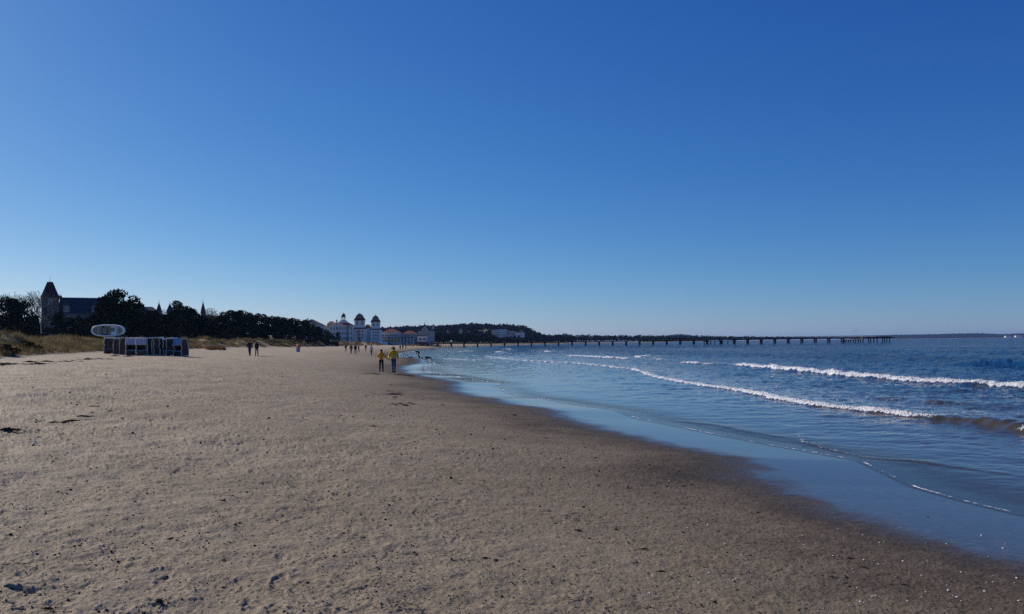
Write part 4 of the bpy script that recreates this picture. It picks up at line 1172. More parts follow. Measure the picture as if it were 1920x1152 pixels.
# ------------------------------------------------------------------ hooded beach chairs stored in a row
M_WICKER = mat('dark_wicker', (.045, .036, .032), .85, .3, 4)
M_FRAME = mat('pale_grey_frame', (.40, .39, .38), .7, .25, 3)
M_HOODC = mat('pale_hood_canvas', (.62, .61, .60), .8, .12, 2)
M_STRB = mat('blue_awning_stripe', (.10, .17, .38), .8)
M_STRW = mat('white_awning_stripe', (.62, .62, .62), .8)
M_BLUE = mat('faded_blue_cloth', (.15, .26, .46), .8, .1, 3)
def beach_chair(loc, rz, label, tilt=0.0, canopy='stripe', W=1.12):
    K = thing('beach_chair', loc, label, 'beach chair', 'hooded beach chairs stored in a row on the sand', rz)
    K.rotation_euler = (tilt + rnd.uniform(-.03, .03), rnd.uniform(-.035, .035), rz); K.scale = (1, 1, rnd.uniform(1.0, 1.08))
    h = W / 2
    for s in (-1, 1):                                    # side panel: curved outline with pale frame
        out = [(-.42, 0), (.42, 0), (.46, .62), (.44, 1.15), (.30, 1.58), (-.30, 1.58), (-.44, 1.15), (-.30, .66), (-.42, .60)]
        mb = MB(); n = len(out); a, b = s * h, s * (h - .05)
        mb.add([(a, y, z) for y, z in out] + [(b, y, z) for y, z in out], [tuple(range(n)) if s > 0 else tuple(range(n - 1, -1, -1)), tuple(range(2 * n - 1, n - 1, -1)) if s > 0 else tuple(range(n, 2 * n))] + [(i, (i + 1) % n, (i + 1) % n + n, i + n) for i in range(n)], M_WICKER)
        sp = part(K, 'side_panel', mb)
        mb = MB(); mb.tube([(s * (h + .012), y, z) for y, z in out + out[:1]], .055, 4, M_FRAME)
        mb.build('frame', None, sp)
        mb = MB(); mb.box((s * (h + .002) if s > 0 else s * (h + .06), -.40, .60), (s * (h + .06) if s > 0 else s * (h + .002), .30, .68), M_WICKER); mb.build('armrest', None, sp)
    hi = h - .052
    mb = MB(); mb.box((-hi, -.42, .02), (hi, .42, .40), M_WICKER); mb.box((-hi, -.46, .36), (hi, -.422, .42), M_WICKER); part(K, 'base', mb)
    mb = MB(); mb.box((-hi + .04, -.36, .402), (hi - .04, .30, .50), M_BLUE); part(K, 'seat_cushion', mb)
    mb = MB(); mb.add([(-hi, .32, .40), (hi, .32, .40), (hi, .42, 1.55), (-hi, .42, 1.55), (-hi, .38, .40), (hi, .38, .40), (hi, .47, 1.55), (-hi, .47, 1.55)], [(0, 1, 2, 3), (7, 6, 5, 4), (0, 4, 5, 1), (2, 6, 7, 3), (0, 3, 7, 4), (1, 5, 6, 2)], M_WICKER); part(K, 'backrest', mb)
    mb = MB(); mb.box((-h - .02, -.36, 1.60), (h + .02, .46, 1.67), M_HOODC if canopy != 'blue' else M_BLUE); mb.box((-h - .02, -.40, 1.53), (h + .02, -.362, 1.68), M_HOODC if canopy != 'blue' else M_BLUE); part(K, 'hood', mb)
    if canopy in ('stripe', 'blue'):
        mb = MB(); n = 14
        for i in range(n):
            a = -h + W * i / n; b = -h + W * (i + 1) / n
            m = (M_STRB if i % 2 else M_STRW) if canopy == 'stripe' else M_BLUE
            mb.add([(a, -.36, 1.61), (b, -.36, 1.61), (b, -.52, 1.02), (a, -.52, 1.02)], [(0, 1, 2, 3)], m)
            mb.add([(a, -.37, 1.63), (b, -.37, 1.63), (b, -.535, 1.02), (a, -.535, 1.02)], [(3, 2, 1, 0)], m)
        part(K, 'awning', mb)
        mb = MB(); mb.tube([(-h, -.53, 1.01), (h, -.53, 1.01)], .03, 5, M_FRAME); part(K, 'awning_bar', mb)
    else:
        mb = MB(); mb.box((-hi, -.36, .55), (hi, -.33, 1.58), M_WICKER)
        for z in (.55, 1.05, 1.5): mb.box((-hi, -.385, z), (hi, -.362, z + .06), M_WICKER)
        part(K, 'shutter', mb)
    return K
def chair_at(px, Y, rz, label, **kw):
    x = float(ray(px, 660)[0] * Y)
    return beach_chair((x, Y, tz(x, Y) + .02), rz, label, **kw)
chair_at(209.5, 86, math.radians(-14), 'dark closed beach chair at the left end of the stored row', canopy='shut', W=1.25)
chair_at(225.5, 84.5, math.radians(78), 'beach chair turned edge-on, second from the left end of the row', canopy='shut', W=.95)
chair_at(237, 82.5, math.radians(74), 'beach chair turned edge-on just left of the blue striped awnings', canopy='shut', W=.95)
chair_at(250.5, 80.6, math.radians(-6), 'beach chair with blue striped awning facing the camera, left one of two', tilt=.03)
chair_at(270, 79.2, math.radians(-3), 'beach chair with blue striped awning facing the camera, right one of two', tilt=.03)
chair_at(286, 79.6, math.radians(80), 'edge-on beach chair right beside the right striped awning', canopy='shut', W=.8)
chair_at(297, 79.5, math.radians(83), 'edge-on beach chair in the middle of three narrow ones', canopy='shut', W=.8)
chair_at(309, 79.8, math.radians(62), 'pale framed beach chair turned half away, left of the blue-hooded end', canopy='shut', W=.9)
chair_at(322.5, 79.4, math.radians(8), 'dark fronted beach chair next to last at the right end', canopy='shut', W=.85)
chair_at(339.5, 79.0, math.radians(-28), 'beach chair with plain blue hood at the right end of the stored row', canopy='blue')

# ------------------------------------------------------------------ orange beach gear and the litter bin
M_ORANGE = mat('faded_orange', (.52, .22, .075), .7, .15, 2)
M_CREAMP = mat('cream_paint', (.60, .50, .38), .7, .1, 2)
gx = G(399, 657)
K = thing('rowing_boat', tuple(gx), 'small orange and cream boat lying on the sand at the dune foot', 'boat', None, math.radians(8))
mb = MB(); st = [(-1.75, .25, .55), (-1.2, .55, .22), (-.3, .72, .10), (.6, .68, .12), (1.3, .45, .25), (1.85, .06, .50)]
vs = []; fs = []
for x, w, zb in st: vs += [(x, -w, .80 + .10 * abs(x) / 1.8), (x, -w * .75, zb + .22), (x, 0, zb - .08), (x, w * .75, zb + .22), (x, w, .80 + .10 * abs(x) / 1.8)]
for i in range(len(st) - 1):
    for k in range(4): fs.append((i * 5 + k, i * 5 + k + 1, (i + 1) * 5 + k + 1, (i + 1) * 5 + k))
fs.append((0, 4, 3, 2, 1))
mb.add(vs, fs, M_ORANGE); part(K, 'hull', mb)
mb = MB()
for s in (-1, 1): mb.tube([(x, s * w, .82 + .10 * abs(x) / 1.8) for x, w, _ in st], .05, 5, M_CREAMP)
part(K, 'gunwale', mb)
for x in (-.9, 0, .8):
    mb = MB(); mb.box((x - .14, -.62 + abs(x) * .1, .62), (x + .14, .62 - abs(x) * .1, .67), M_CREAMP); part(K, 'thwart', mb)
for px, s, lab in ((414, .62, 'dark tarpaulin bundle against the right end of the orange boat'), (421, .34, 'smallest dark bundle, farthest right of the orange boat')):
    p = G(px, 656.5)
    mb = MB(); mb.v = []
    v, f = IV.copy(), IF
    r = np.random.default_rng(int(px)); v = v * (1 + .25 * r.standard_normal((12, 1))) * np.array([s * 1.5, s * .8, s * .6]) + np.array([0, 0, s * .35])
    mb.add(v.tolist(), f.tolist(), M_SLATE); o = mb.build('tarpaulin_bundle', None, None, tuple(p)); tag(o, lab, 'bundle')
p = G(559, 660.2)
K = thing('litter_bin', tuple(p), 'blue litter bin with a bulging orange bag on top, alone on the sand', 'litter bin')
s = p[1] / F
mb = MB(); mb.lathe([(3.2 * s, -.05), (3.6 * s, .02), (3.9 * s, 7.0 * s), (3.7 * s, 7.2 * s)], 12, M_BLUE); mb.build('drum', None, K)
mb = MB(); mb.lathe([(3.75 * s, 7.2 * s + .003), (4.3 * s, 8.6 * s), (4.6 * s, 11 * s), (3.6 * s, 13 * s), (1.5 * s, 14.4 * s), (.4 * s, 14.8 * s)], 10, M_ORANGE, Matrix.Translation((.9 * s, 0, 0))); mb.build('bag', None, K)
# pale pole in front of the villa, white stick on the sand
p = GZ(77, 640, 0)
x = float(ray(77, 630)[0] * 180); zb = tz(x, 180)
K = thing('flagpole', (x, 180, zb), 'thin pale pole standing on the dune in front of the villa tower', 'pole')
hh = float(P(77, 583, 180)[2]) - zb
mb = MB(); mb.tube([(0, 0, -.3), (0, 0, hh)], [.09, .05], 8, M_LAMP); part(K, 'shaft', mb)
mb = MB(); mb.lathe([(.02, hh), (.11, hh + .06), (.11, hh + .14), (.02, hh + .22)], 8, M_LAMP); part(K, 'finial', mb)
p = G(66, 833)
mb = MB(); mb.tube([(-.02, 0, -.03), (.0, 0, .05), (.03, 0, .12)], [.014, .012, .007], 7, M_LAMP)
mb.tube([(.0, 0, .03), (.05, -.02, .01)], [.012, .008], 6, M_LAMP)
tag(mb.build('stick', None, None, tuple(p)), 'short bleached white stick poking out of the sand at left', 'stick')

# ------------------------------------------------------------------ people
M_SKIN = mat('skin', (.42, .25, .18), .6)
M_HAIRD = mat('dark_hair', (.022, .018, .016), .7)
M_HAIRB = mat('brown_hair', (.05, .032, .022), .7)
M_YEL = mat('yellow_jacket', (.72, .42, .02), .75, .08, 3)
M_AMB = mat('amber_jacket', (.75, .34, .025), .75, .08, 3)
M_BLK = mat('black_cloth', (.014, .014, .017), .85)
M_NAVY = mat('navy_cloth', (.020, .025, .042), .85)
M_JEAN = mat('blue_denim', (.05, .078, .15), .85, .15, 6)
M_GREY = mat('grey_cloth', (.06, .06, .065), .85)
M_WHC = mat('white_cloth', (.65, .64, .62), .85)
M_SHOE = mat('dark_shoes', (.03, .028, .026), .7)
M_SHOEP = mat('pale_shoes', (.42, .40, .38), .7)
M_REDC = mat('dark_red_cap', (.10, .022, .016), .85)
def skin_mesh(name, vs, es, rs, m, lv=2):
    me = bpy.data.meshes.new(name); me.from_pydata([tuple(v) for v in vs], es, []); me.update()
    o = bpy.data.objects.new(name, me); COL.objects.link(o)
    sk = o.modifiers.new('s', 'SKIN'); sk.use_smooth_shade = True
    for i, r in enumerate(rs):
        o.data.skin_vertices[0].data[i].radius = r if hasattr(r, '__len__') else (r, r)
    o.data.skin_vertices[0].data[0].use_root = True
    sb = o.modifiers.new('b', 'SUBSURF'); sb.levels = lv; sb.render_levels = lv
    dg = bpy.context.evaluated_depsgraph_get(); dg.update()
    ev = o.evaluated_get(dg)
    out = bpy.data.meshes.new_from_object(ev, preserve_all_data_layers=False, depsgraph=dg)
    out.name = name
    bpy.data.objects.remove(o); bpy.data.meshes.remove(me)
    out.materials.clear(); out.materials.append(m)
    return out
def person(loc, rz, label, H=1.75, pose='walk', coat=None, legs=None, hair=None, shoes=None, arms=None, female=False, detail=False, group=None, bag=None, hood=False, coat_len=.0, phase=1, cap=None):
    """faces +y; arms: {'L': (elbow, wrist), 'R': (...)} overrides in metres for a 1.75 m figure"""
    coat = coat or M_BLK; legs = legs or M_BLK; hair = hair or M_HAIRD; shoes = shoes or M_SHOE
    K = thing('person', loc, label, 'person', group, rz)
    K.scale = (H / 1.75,) * 3
    sw = .165 if female else .195
    if pose == 'bend':
        pel = Vector((0, -.08, .86)); che = Vector((0, .18, 1.08)); nec = Vector((0, .34, 1.13)); hed = Vector((0, .46, 1.08)); ht = Vector((0, .54, 1.01))
    else:
        pel = Vector((0, 0, .95)); che = Vector((0, .01, 1.27)); nec = Vector((0, .015, 1.50)); hed = Vector((0, .04, 1.62)); ht = Vector((0, .03, 1.71))
    mid = (pel + che) / 2
    up = (nec - che).normalized()
    SL, SRr = che + up * .14 + Vector((-sw, 0, 0)), che + up * .14 + Vector((sw, 0, 0))
    if pose == 'bend':
        aL = [Vector((-.22, .30, .84)), Vector((-.16, .34, .58))]; aR = [Vector((.22, .26, .84)), Vector((.15, .32, .58))]
    elif pose == 'walk':
        f = phase
        aL = [Vector((-sw - .07, -.08 * f, 1.14)), Vector((-sw - .06, .06 - .14 * f, .90))]; aR = [Vector((sw + .07, .08 * f - .03, 1.14)), Vector((sw + .06, .08 + .12 * f, .92))]
    else:
        aL = [Vector((-sw - .08, -.05, 1.14)), Vector((-sw - .05, .04, .90))]; aR = [Vector((sw + .08, -.05, 1.14)), Vector((sw + .05, .06, .90))]
    if arms:
        if 'L' in arms: aL = [Vector(q) for q in arms['L']]
        if 'R' in arms: aR = [Vector(q) for q in arms['R']]
    hw = .085
    if pose == 'walk':
        f = phase
        lg = {-1: [Vector((-hw, .12 * f, .50)), Vector((-hw, .16 * f - .05, .09))], 1: [Vector((hw, .06 - .06 * f, .50)), Vector((hw, -.20 * f, .10))]}
    elif pose == 'bend':
        lg = {-1: [Vector((-.13, .06, .48)), Vector((-.15, -.06, .09))], 1: [Vector((.13, .0, .48)), Vector((.16, -.22, .09))]}
    else:
        lg = {-1: [Vector((-hw - .01, .02, .50)), Vector((-hw - .02, -.02, .09))], 1: [Vector((hw + .01, .0, .50)), Vector((hw + .02, -.03, .09))]}
    # the body, one continuous surface, hands with fingers
    vs = [pel, mid, che, nec, hed - (hed - nec) * .1, ht, SL, aL[0], aL[1], SRr, aR[0], aR[1]]
    es = [(0, 1), (1, 2), (2, 3), (3, 4), (4, 5), (2, 6), (6, 7), (7, 8), (2, 9), (9, 10), (10, 11)]
    rs = [(.14, .10), (.125, .09), (.14, .10), (.055, .055), (.085, .10), (.07, .08), .06, .042, .026, .06, .042, .026]
    for s, q in lg.items():
        b = len(vs); hip = pel + Vector((s * .09, 0, -.06))
        vs += [hip, q[0], q[1], q[1] + Vector((0, .16, -.055))]; es += [(0, b), (b, b + 1), (b + 1, b + 2), (b + 2, b + 3)]; rs += [.085, .055, .036, .030]
    for el, wr, wi in ((aL[0], aL[1], 8), (aR[0], aR[1], 11)):
        dr = (wr - el).normalized(); sd = Vector((0, 1, 0)) if abs(dr.y) < .8 else Vector((1, 0, 0)); sd = (sd - dr * sd.dot(dr)).normalized()
        b = len(vs); palm = wr + dr * .075; vs.append(palm); es.append((wi, b)); rs.append((.022, .034))
        if detail:
            cr = dr.cross(sd)
            for k, (o, L) in enumerate(((-.030, .060), (-.010, .072), (.010, .068), (.029, .052))):
                c = len(vs); vs += [palm + sd * o + dr * .025, palm + sd * o * 1.05 + dr * (.025 + L * .55), palm + sd * o + dr * (.02 + L * .9) + cr * .018]
                es += [(b, c), (c, c + 1), (c + 1, c + 2)]; rs += [.0095, .0085, .0065]
            c = len(vs); vs += [wr + dr * .03 + sd * .034, wr + dr * .065 + sd * .055]; es += [(wi, c), (c, c + 1)]; rs += [.011, .009]
    link('body', skin_mesh('body', vs, es, rs, M_SKIN), K)
    # head features: nose and ears belong to the body mesh
    # clothes
    cv = [pel + (pel - che).normalized() * (.05 + coat_len), mid, che, che + up * .16, SL, aL[0], aL[0].lerp(aL[1], .93), SRr, aR[0], aR[0].lerp(aR[1], .93)]
    ce = [(0, 1), (1, 2), (2, 3), (2, 4), (4, 5), (5, 6), (2, 7), (7, 8), (8, 9)]
    bulk = .92 if female else 1.06
    cr_ = [(.195 * bulk, .14), (.185 * bulk, .14), (.19 * bulk, .145), (.10, .09), .088, .068, .052, .088, .068, .052]
    if pose == 'bend': cr_ = [.15, .15, .15, .09, .08, .062, .05, .08, .062, .05]
    co = link('jacket', skin_mesh('jacket', cv, ce, cr_, coat), K)
    if hood:
        mb = MB(); mb.lathe([(.04, -.10), (.13, -.07), (.15, .0), (.10, .06), (.04, .075)], 10, coat, Matrix.Translation(nec + Vector((0, -.08, .0)))); mb.build('hood', None, co, smooth=True)
    tv = [pel]; te = []; tr = [(.155, .115)]
    for s, q in lg.items():
        b = len(tv); hip = pel + Vector((s * .09, 0, -.08))
        tv += [hip, q[0], q[1] + Vector((0, 0, -.015))]; te += [(0, b), (b, b + 1), (b + 1, b + 2)]; tr += [.098, .075, .062]
    link('trousers', skin_mesh('trousers', tv, te, tr, legs), K)
    for s, q in lg.items():
        mb = MB(); a = q[1]
        dz = max(a.z - .085, 0)
        mb.lathe([(.035, -.02), (.05, .0), (.052, .06), (.045, .11)], 8, shoes, Matrix.Translation((a.x, a.y - .01, dz + .0)))
        mb.add([(a.x - .045, a.y - .07, dz), (a.x + .045, a.y - .07, dz), (a.x + .05, a.y + .17, dz), (a.x - .05, a.y + .17, dz), (a.x - .04, a.y - .06, dz + .09), (a.x + .04, a.y - .06, dz + .09), (a.x + .04, a.y + .15, dz + .055), (a.x - .04, a.y + .15, dz + .055)],
               [(0, 3, 2, 1), (4, 5, 6, 7), (0, 1, 5, 4), (1, 2, 6, 5), (2, 3, 7, 6), (3, 0, 4, 7)], shoes)
        mb.build('shoe', None, K, smooth=False)
    ax = (ht - nec).normalized()
    R = Vector((0, 0, 1)).rotation_difference(ax).to_matrix().to_4x4()
    mb = MB(); L = .0 if not female else .09
    mb.lathe([(.070, -.075 - L), (.098, -.03), (.108, .03), (.100, .075), (.066, .115), (.02, .13)], 12, cap or hair, Matrix.Translation(hed + Vector((0, -.022, .015))) @ R @ Matrix.Diagonal((.92, 1.05, 1, 1)))
    mb.build('hair' if not cap else 'woolly_hat', None, K, smooth=True)
    mb = MB()
    mb.add([tuple(hed + R.to_3x3() @ Vector(q)) for q in ((0, .128, -.02), (-.018, .10, -.03), (.018, .10, -.03), (0, .10, .03))], [(0, 1, 2), (0, 2, 3), (0, 3, 1)], M_SKIN)
    for s in (-1, 1): mb.add([tuple(hed + R.to_3x3() @ Vector((s * .098 + s * q[0], q[1] - .01, q[2] - .01))) for q in ((0, 0, .03), (.02, -.012, .012), (.012, -.01, -.03), (0, .015, -.02))], [(0, 1, 2, 3)], M_SKIN)
    mb.build('nose_and_ears', None, K)
    if bag:
        mb = MB(); mb.box((-.15, -.30, 1.02), (.15, -.155, 1.42), bag); mb.build('backpack', None, K)
    return K
def height_at(px, top, bot, Y): return (bot - top) * Y / F * .985
# the couple
pm = G(738.5, 699.0); pw = G(715.2, 698.5)
hm, hwm = 48.0 * pm[1] / F, 43.2 * pw[1] / F
mid = (Vector(pm) + Vector(pw)) / 2
def local(pt, base, H):
    q = (Vector(pt) - Vector(base)) / (H / 1.75); return tuple(q)
join = Vector((float(ray(728.6, 676)[0] * mid.y), mid.y, float(P(728.6, 675, mid.y)[2])))
jm = local(join + Vector((.02, 0, .05)), pm, hm); jw = local(join + Vector((-.02, 0, .05)), pw, hwm)
person(tuple(pm), 0, 'man in a bulky yellow jacket and blue jeans walking away, holding a hand', hm, 'walk', M_YEL, M_JEAN, M_HAIRD, M_SHOE, arms={'L': ((-.33, -.02, 1.14), jm), 'R': ((.29, -.05, 1.14), (.27, .10, .93))}, detail=True, hood=True, phase=1)
person(tuple(pw), 0, 'woman in an amber jacket and black trousers walking away beside the man in yellow', hwm, 'walk', M_AMB, M_BLK, M_HAIRD, M_SHOEP, arms={'R': ((.27, -.01, 1.17), jw), 'L': ((-.29, -.06, 1.18), (-.17, .16, 1.22))}, female=True, detail=True, hood=True, phase=-1)
def walker(px, top, bot, rz, label, Y=None, **kw):
    p = G(px, bot) if Y is None else np.array([ray(px, bot)[0] * Y, Y, 0])
    if Y is not None: p[2] = tz(p[0], Y)
    return person(tuple(p), math.radians(rz), label, (bot - top) * p[1] / F * .985 if Y is None else kw.pop('H', 1.7), **kw)
def by_size(px, top, bot, H):           # distance that gives this height
    return H * F / (bot - top)
def walker_h(px, top, bot, H, rz, label, **kw):
    Y = by_size(px, top, bot, H) * .985
    x = float(ray(px, bot)[0] * Y)
    return person((x, Y, float(P(px, bot, Y)[2]) if False else tz(x, Y)), math.radians(rz), label, H, **kw)
walker_h(468.5, 639, 668, 1.80, 180, 'person in black coat with a rusty cap walking towards us, left of the dark pair', coat=M_BLK, legs=M_NAVY, cap=M_REDC)
walker_h(481.5, 641, 668, 1.68, 180, 'person in black jacket and dark trousers, right of the dark pair by the dunes', coat=M_BLK, legs=M_BLK, female=True, phase=-1)
walker_h(648.5, 650, 662.5, 1.5, 200, 'small dark figure at the left end of the distant walking group', coat=M_NAVY, legs=M_BLK, cap=M_NAVY)
walker_h(658.5, 648.5, 666, 1.75, 170, 'person in a dark grey coat, second from left in the distant group', coat=M_GREY, legs=M_BLK)
walker_h(666.5, 648.5, 666.3, 1.78, 185, 'broad person in black, nearest of the distant group', coat=M_BLK, legs=M_BLK, phase=-1)
walker_h(672.5, 649.5, 663, 1.6, 250, 'person in navy striding to the right beside the broad one in black', coat=M_NAVY, legs=M_GREY)
walker_h(686, 650, 662, 1.65, 180, 'slim dark figure alone between the group and the white-coated walker', coat=M_BLK, legs=M_BLK)
walker_h(696.5, 647, 666, 1.75, 160, 'walker in a white coat and dark trousers behind the woman in amber', coat=M_WHC, legs=M_BLK, coat_len=.12, cap=M_NAVY)
GD = 'distant dark figures on the beach behind the couple'
walker_h(707.5, 648.5, 654.5, 1.6, 180, 'far dark figure, left one of two above the woman in amber', coat=M_NAVY, legs=M_BLK)
walker_h(711.5, 648.5, 654.5, 1.65, 180, 'far dark figure, right one of two above the woman in amber', coat=M_BLK, legs=M_BLK)
walker_h(736.6, 650, 665, 1.7, 180, 'dark-haired walker mostly hidden behind the man in yellow', coat=M_BLK, legs=M_BLK)
walker_h(750.5, 649.5, 658.3, 1.6, 180, 'dark figure just right of the man in yellow, left of three', coat=M_NAVY, legs=M_BLK)
walker_h(755.5, 649.2, 658.5, 1.75, 190, 'bulky dark figure in the middle of three right of the man in yellow', coat=M_BLK, legs=M_NAVY)
walker_h(761, 650, 657.5, 1.6, 180, 'dark brownish figure, right one of three near the shore', coat=M_GREY, legs=M_BLK)
p = GZ(785, 670.5, .02)
bp_ = person((float(p[0]), float(p[1]), tz(p[0], p[1])), math.radians(100), 'dark figure bending down at the edge of the water', 1.72, 'bend', M_BLK, M_BLK)
GP = 'tiny walkers gathered at the foot of the pier'
for i, (px, H) in enumerate(((820, 1.7), (823.5, 1.65), (827, 1.75), (831, 1.6), (836, 1.7), (840.5, 1.7), (812, 1.7), (853, 1.7))):
    Y = 440 + 6 * (i % 3); x = float(ray(px, 650)[0] * Y)
    if shore_d(np.array([x]), np.array([Y]))[0] < 1: continue
    person((x, Y, tz(x, Y)), math.radians(180 + 20 * i), 'tiny dark walker among those gathered at the foot of the pier', H, 'stand' if i % 2 else 'walk', (M_BLK, M_NAVY, M_GREY)[i % 3], M_BLK, group=GP)

# ------------------------------------------------------------------ rocks, wrack, shells
M_ROCK = mat('wet_dark_stone', (.022, .020, .019), .45, .3, 3)
M_WRACK = mat('dried_wrack', (.030, .022, .014), .85, .35, 8)
M_SHELLS = mat('white_shell', (.62, .60, .56), .5)
def lump_obj(name, p, sx, sy, sz, m, seed, label, cat, group=None, lv=2):
    r = np.random.default_rng(seed)
    v, f = IV * 1.0, [tuple(q) for q in IF]
    for _ in range(lv):
        mid = {}; nv = [tuple(q) for q in v]; nf = []
        def m_(a, b):
            k = (min(a, b), max(a, b))
            if k not in mid:
                q = (np.array(nv[a]) + np.array(nv[b])) / 2; mid[k] = len(nv); nv.append(tuple(q / np.linalg.norm(q)))
            return mid[k]
        for a, b, c in f:
            x, y, z = m_(a, b), m_(b, c), m_(c, a); nf += [(a, x, z), (b, y, x), (c, z, y), (x, y, z)]
        v, f = np.array(nv), nf
    k = r.standard_normal((5, 3)) * 2.2; ph = r.uniform(0, 6, 5)
    q = 1 + sum(.13 * np.sin(v @ k[i] + ph[i]) for i in range(5))
    v = v * q[:, None] * np.array([sx, sy, sz])
    mb = MB(); mb.add(v.tolist(), f, m)
    o = mb.build(name, None, None, tuple(p)); 
    return tag(o, label, cat, group)
q = GZ(801, 671.5, 0); lump_obj('rock', (q[0], q[1], .02), .66, .45, .17, M_ROCK, 3, 'long dark rock awash at the edge, right of the bending figure', 'rock')
q = GZ(768, 670.5, .03); lump_obj('rock', (q[0], q[1], tz(q[0], q[1]) + .02), .55, .4, .10, M_ROCK, 4, 'flat dark stone on the sand just left of the bending figure', 'rock')
def wrack_mesh(seed, n=190):
    r = np.random.default_rng(seed); mb = MB()
    c = np.stack([r.normal(0, .32, n), r.normal(0, .17, n), np.zeros(n)], 1)
    for i in range(n):
        L = r.uniform(.06, .22); a = r.uniform(0, 6.28); w = r.uniform(.006, .018)
        p = Vector(c[i]); d = Vector((math.cos(a), math.sin(a), 0)); u = Vector((-d.y, d.x, 0)) * w
        z0, z1, z2 = r.uniform(.0, .04), r.uniform(.03, .11) * math.exp(-abs(c[i][0]) * 1.5), r.uniform(-.01, .03)
        vs = []
        for t, z in ((0, z0), (.5, z1), (1, z2)):
            m = p + d * L * t + Vector((0, 0, z)); vs += [m - u, m + u, m + Vector((0, 0, w * 1.2))]
        mb.add([tuple(x) for x in vs], [(0, 1, 4, 3), (3, 4, 7, 6), (1, 2, 5, 4), (4, 5, 8, 7), (2, 0, 3, 5), (5, 3, 6, 8)])
    me = bpy.data.meshes.new('seaweed_clump'); me.from_pydata(mb.v, [], mb.f); me.materials.append(M_WRACK); me.update()
    return me
WR = [wrack_mesh(i) for i in (1, 2, 3, 4)]
GW = 'clumps of dark seaweed scattered on the sand'
LW = 'small dark clump of dried seaweed lying on the open sand'
def wrack(px, py, s, label=LW, group=GW, sy=1.0, rz=None, zs=1.0):
    p = G(px, py)
    o = link('seaweed_clump', rnd.choice(WR), None, (p[0], p[1], p[2] - .004), rnd.uniform(0, 6.28) if rz is None else rz)
    o.scale = (s, s * sy, s * zs); return tag(o, label, 'seaweed', group)
wrack(737, 740, .55, 'largest tangle of dark seaweed on the sand below the couple', None, .9, .2)
for px, py in ((728, 734), (745, 736), (752, 733), (741, 745), (750, 757), (760, 760), (774, 758), (736, 758)): wrack(px, py, rnd.uniform(.16, .34), 'dark seaweed scrap around the larger tangle below the couple', 'scraps round the larger seaweed tangle', .8)
wrack(12, 808, .34, 'brown seaweed heap at the left edge of the open sand', None, .6, .1, 1.6)
for i in range(26):
    t = rnd.random()
    px, py = rnd.choice(((90 + 40 * t, 792), (128 + 24 * t, 790), (152 + 24 * t, 781), (172 + 36 * t, 763 + 6 * t), (155 + 30 * t, 774)))
    wrack(px, py + rnd.uniform(-1.5, 1.5), rnd.uniform(.07, .16), 'brown seaweed scrap in the small drift on the open sand at left', 'small seaweed drift on the open sand at left', .8, None, 1.8)
GT = 'tide wrack lying in a dark line in front of the dunes at left'
for px in np.arange(-20, 205, 6.0):
    wrack(px + rnd.uniform(-3, 3), np.interp(px, [0, 60, 120, 205], [683.5, 682, 678.5, 672.5]) + rnd.uniform(-2.6, 2.2), rnd.choice((.12, .2, .3, .42, .6, .75)), 'dark seaweed in the wrack line in front of the dunes', GT, .6, rnd.uniform(-.4, .4), 1.5)
for px, py in ((185, 674), (165, 675), (215, 668), (240, 669)): wrack(px, py, .7, 'dark seaweed in the wrack line in front of the dunes', GT, .5, .1, 1.5)
for px, py in ((688, 700.5), (700, 701), (708, 702.5), (745, 703), (755, 703.5), (764, 704.5), (771, 706)):  # scraps at left are seaweed, those right of the man stand in for cast shadow
    wrack(px, py, .38, 'dark scrap in the line of seaweed and drawn shadow at the feet of the couple', 'seaweed line at the feet of the couple', .5, .1, 1.2)
spots = [(984, 956), (861, 907), (1078, 963), (1122, 911), (637, 955), (682, 1051), (265, 826), (45, 1057), (228, 910), (700, 800), (742, 760), (768, 756), (640, 780), (830, 760), (898, 776), (1208, 1030), (1085, 995), (1340, 1130), (1240, 1072), (520, 1110), (545, 1108), (765, 1135), (790, 1132), (910, 1046), (930, 1050), (1030, 958), (1160, 1118), (1283, 912), (1380, 979), (1232, 906), (1740, 970), (1465, 1016), (1595, 1048), (1622, 1065), (1560, 1083), (1695, 1098), (300, 1128), (90, 1142), (420, 1050), (320, 1010), (180, 960), (705, 912), (545, 745), (835, 727), (965, 779), (946, 778)]
for px, py in spots: wrack(px, py, rnd.uniform(.035, .08) * (1 if py > 850 else 1.9), sy=rnd.uniform(.6, 1), zs=2.0)
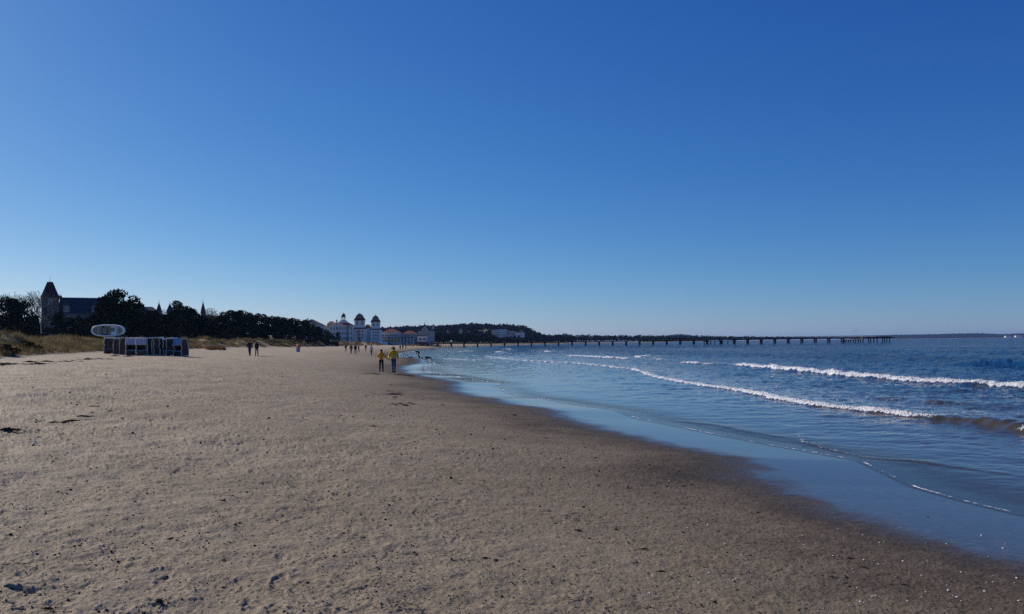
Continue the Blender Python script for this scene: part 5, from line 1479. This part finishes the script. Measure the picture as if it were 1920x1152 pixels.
# pool left on the sand is part of the wet film; bits of debris: uncountable crumbs
n = 26000
pxx = rng.uniform(-150, 2000, n); pyy = 690 + 470 * rng.uniform(0, 1, n) ** .8
dr_ = np.stack([(pxx - 960) / F, (HZ + 11 - pxx * .0115 - pyy) / F], 1)
t = 1.65 / np.maximum(-dr_[:, 1], .02)
X_, Y_ = dr_[:, 0] * t, t
for _ in range(3):
    z_ = terr(X_, Y_); t = (ZC - z_) / np.maximum(-dr_[:, 1], .02); X_, Y_ = dr_[:, 0] * t, t
D_ = shore_d(X_, Y_)
ok = (D_ > 3.2) & (Y_ < 60) & (rng.uniform(0, 1, n) < .35 + .65 * (samp(N_SOFT, X_, Y_, 5) > .3))
X_, Y_, D_ = X_[ok], Y_[ok], D_[ok]
Z_ = terr(X_, Y_) + sand_relief(X_, Y_, D_)
r_ = (.0014 + .00040 * Y_) * rng.lognormal(0, .45, len(X_))
me = lumps('seaweed_crumbs', np.stack([X_, Y_, Z_ + r_ * .2], -1), r_, M_WRACK, .7, .35)
tag(link('seaweed_crumbs', me), 'dark crumbs of seaweed and grit strewn over the sand', 'debris', kind='stuff')
# white shells on the damp sand at lower right
sh = MB(); sh.lathe([(.004, .010), (.014, .009), (.021, .004), (.022, .0), (.012, -.002)], 9, M_SHELLS)
me_sh = None
for i in range(110):
    for _ in range(30):
        px, py = rnd.uniform(1180, 1915), rnd.uniform(860, 1150)
        if py > 880 + (px - 1180) * .16 and rnd.random() < .25 + .75 * (px > 1560 and py > 1000): break
    p = G(px, py)
    if shore_d(p[:1], p[1:2])[0] < 1.2: continue
    if me_sh is None:
        o = sh.build('shell', None, None, tuple(p)); me_sh = o.data
    else: o = link('shell', me_sh, None, tuple(p))
    s = rnd.choice((.2, .25, .32, .5)) ; o.scale = (s, s * rnd.uniform(.7, 1), s); o.location.z += .004; o.rotation_euler = (rnd.uniform(-.5, .2), rnd.uniform(-.3, .3), rnd.uniform(0, 6))
    tag(o, 'small white shell lying on the damp dark sand near the water', 'shell', 'white shells on the damp sand')

# ------------------------------------------------------------------ thin sea air
hz = NT('haze_mat')
pv = hz.n('ShaderNodeVolumePrincipled')
pv.inputs['Color'].default_value = (.30, .50, 1.0, 1)
pv.inputs['Density'].default_value = 3.2e-5
pv.inputs['Anisotropy'].default_value = 0.2
hz.l(pv.outputs[0], hz.out.inputs['Volume'])
mb = MB(); mb.box((-65000, -2000, -6), (70000, 62000, 90))
o = mb.build('haze', hz.m); tag(o, 'thin bluish sea air fading the far shores', 'haze', kind='stuff')
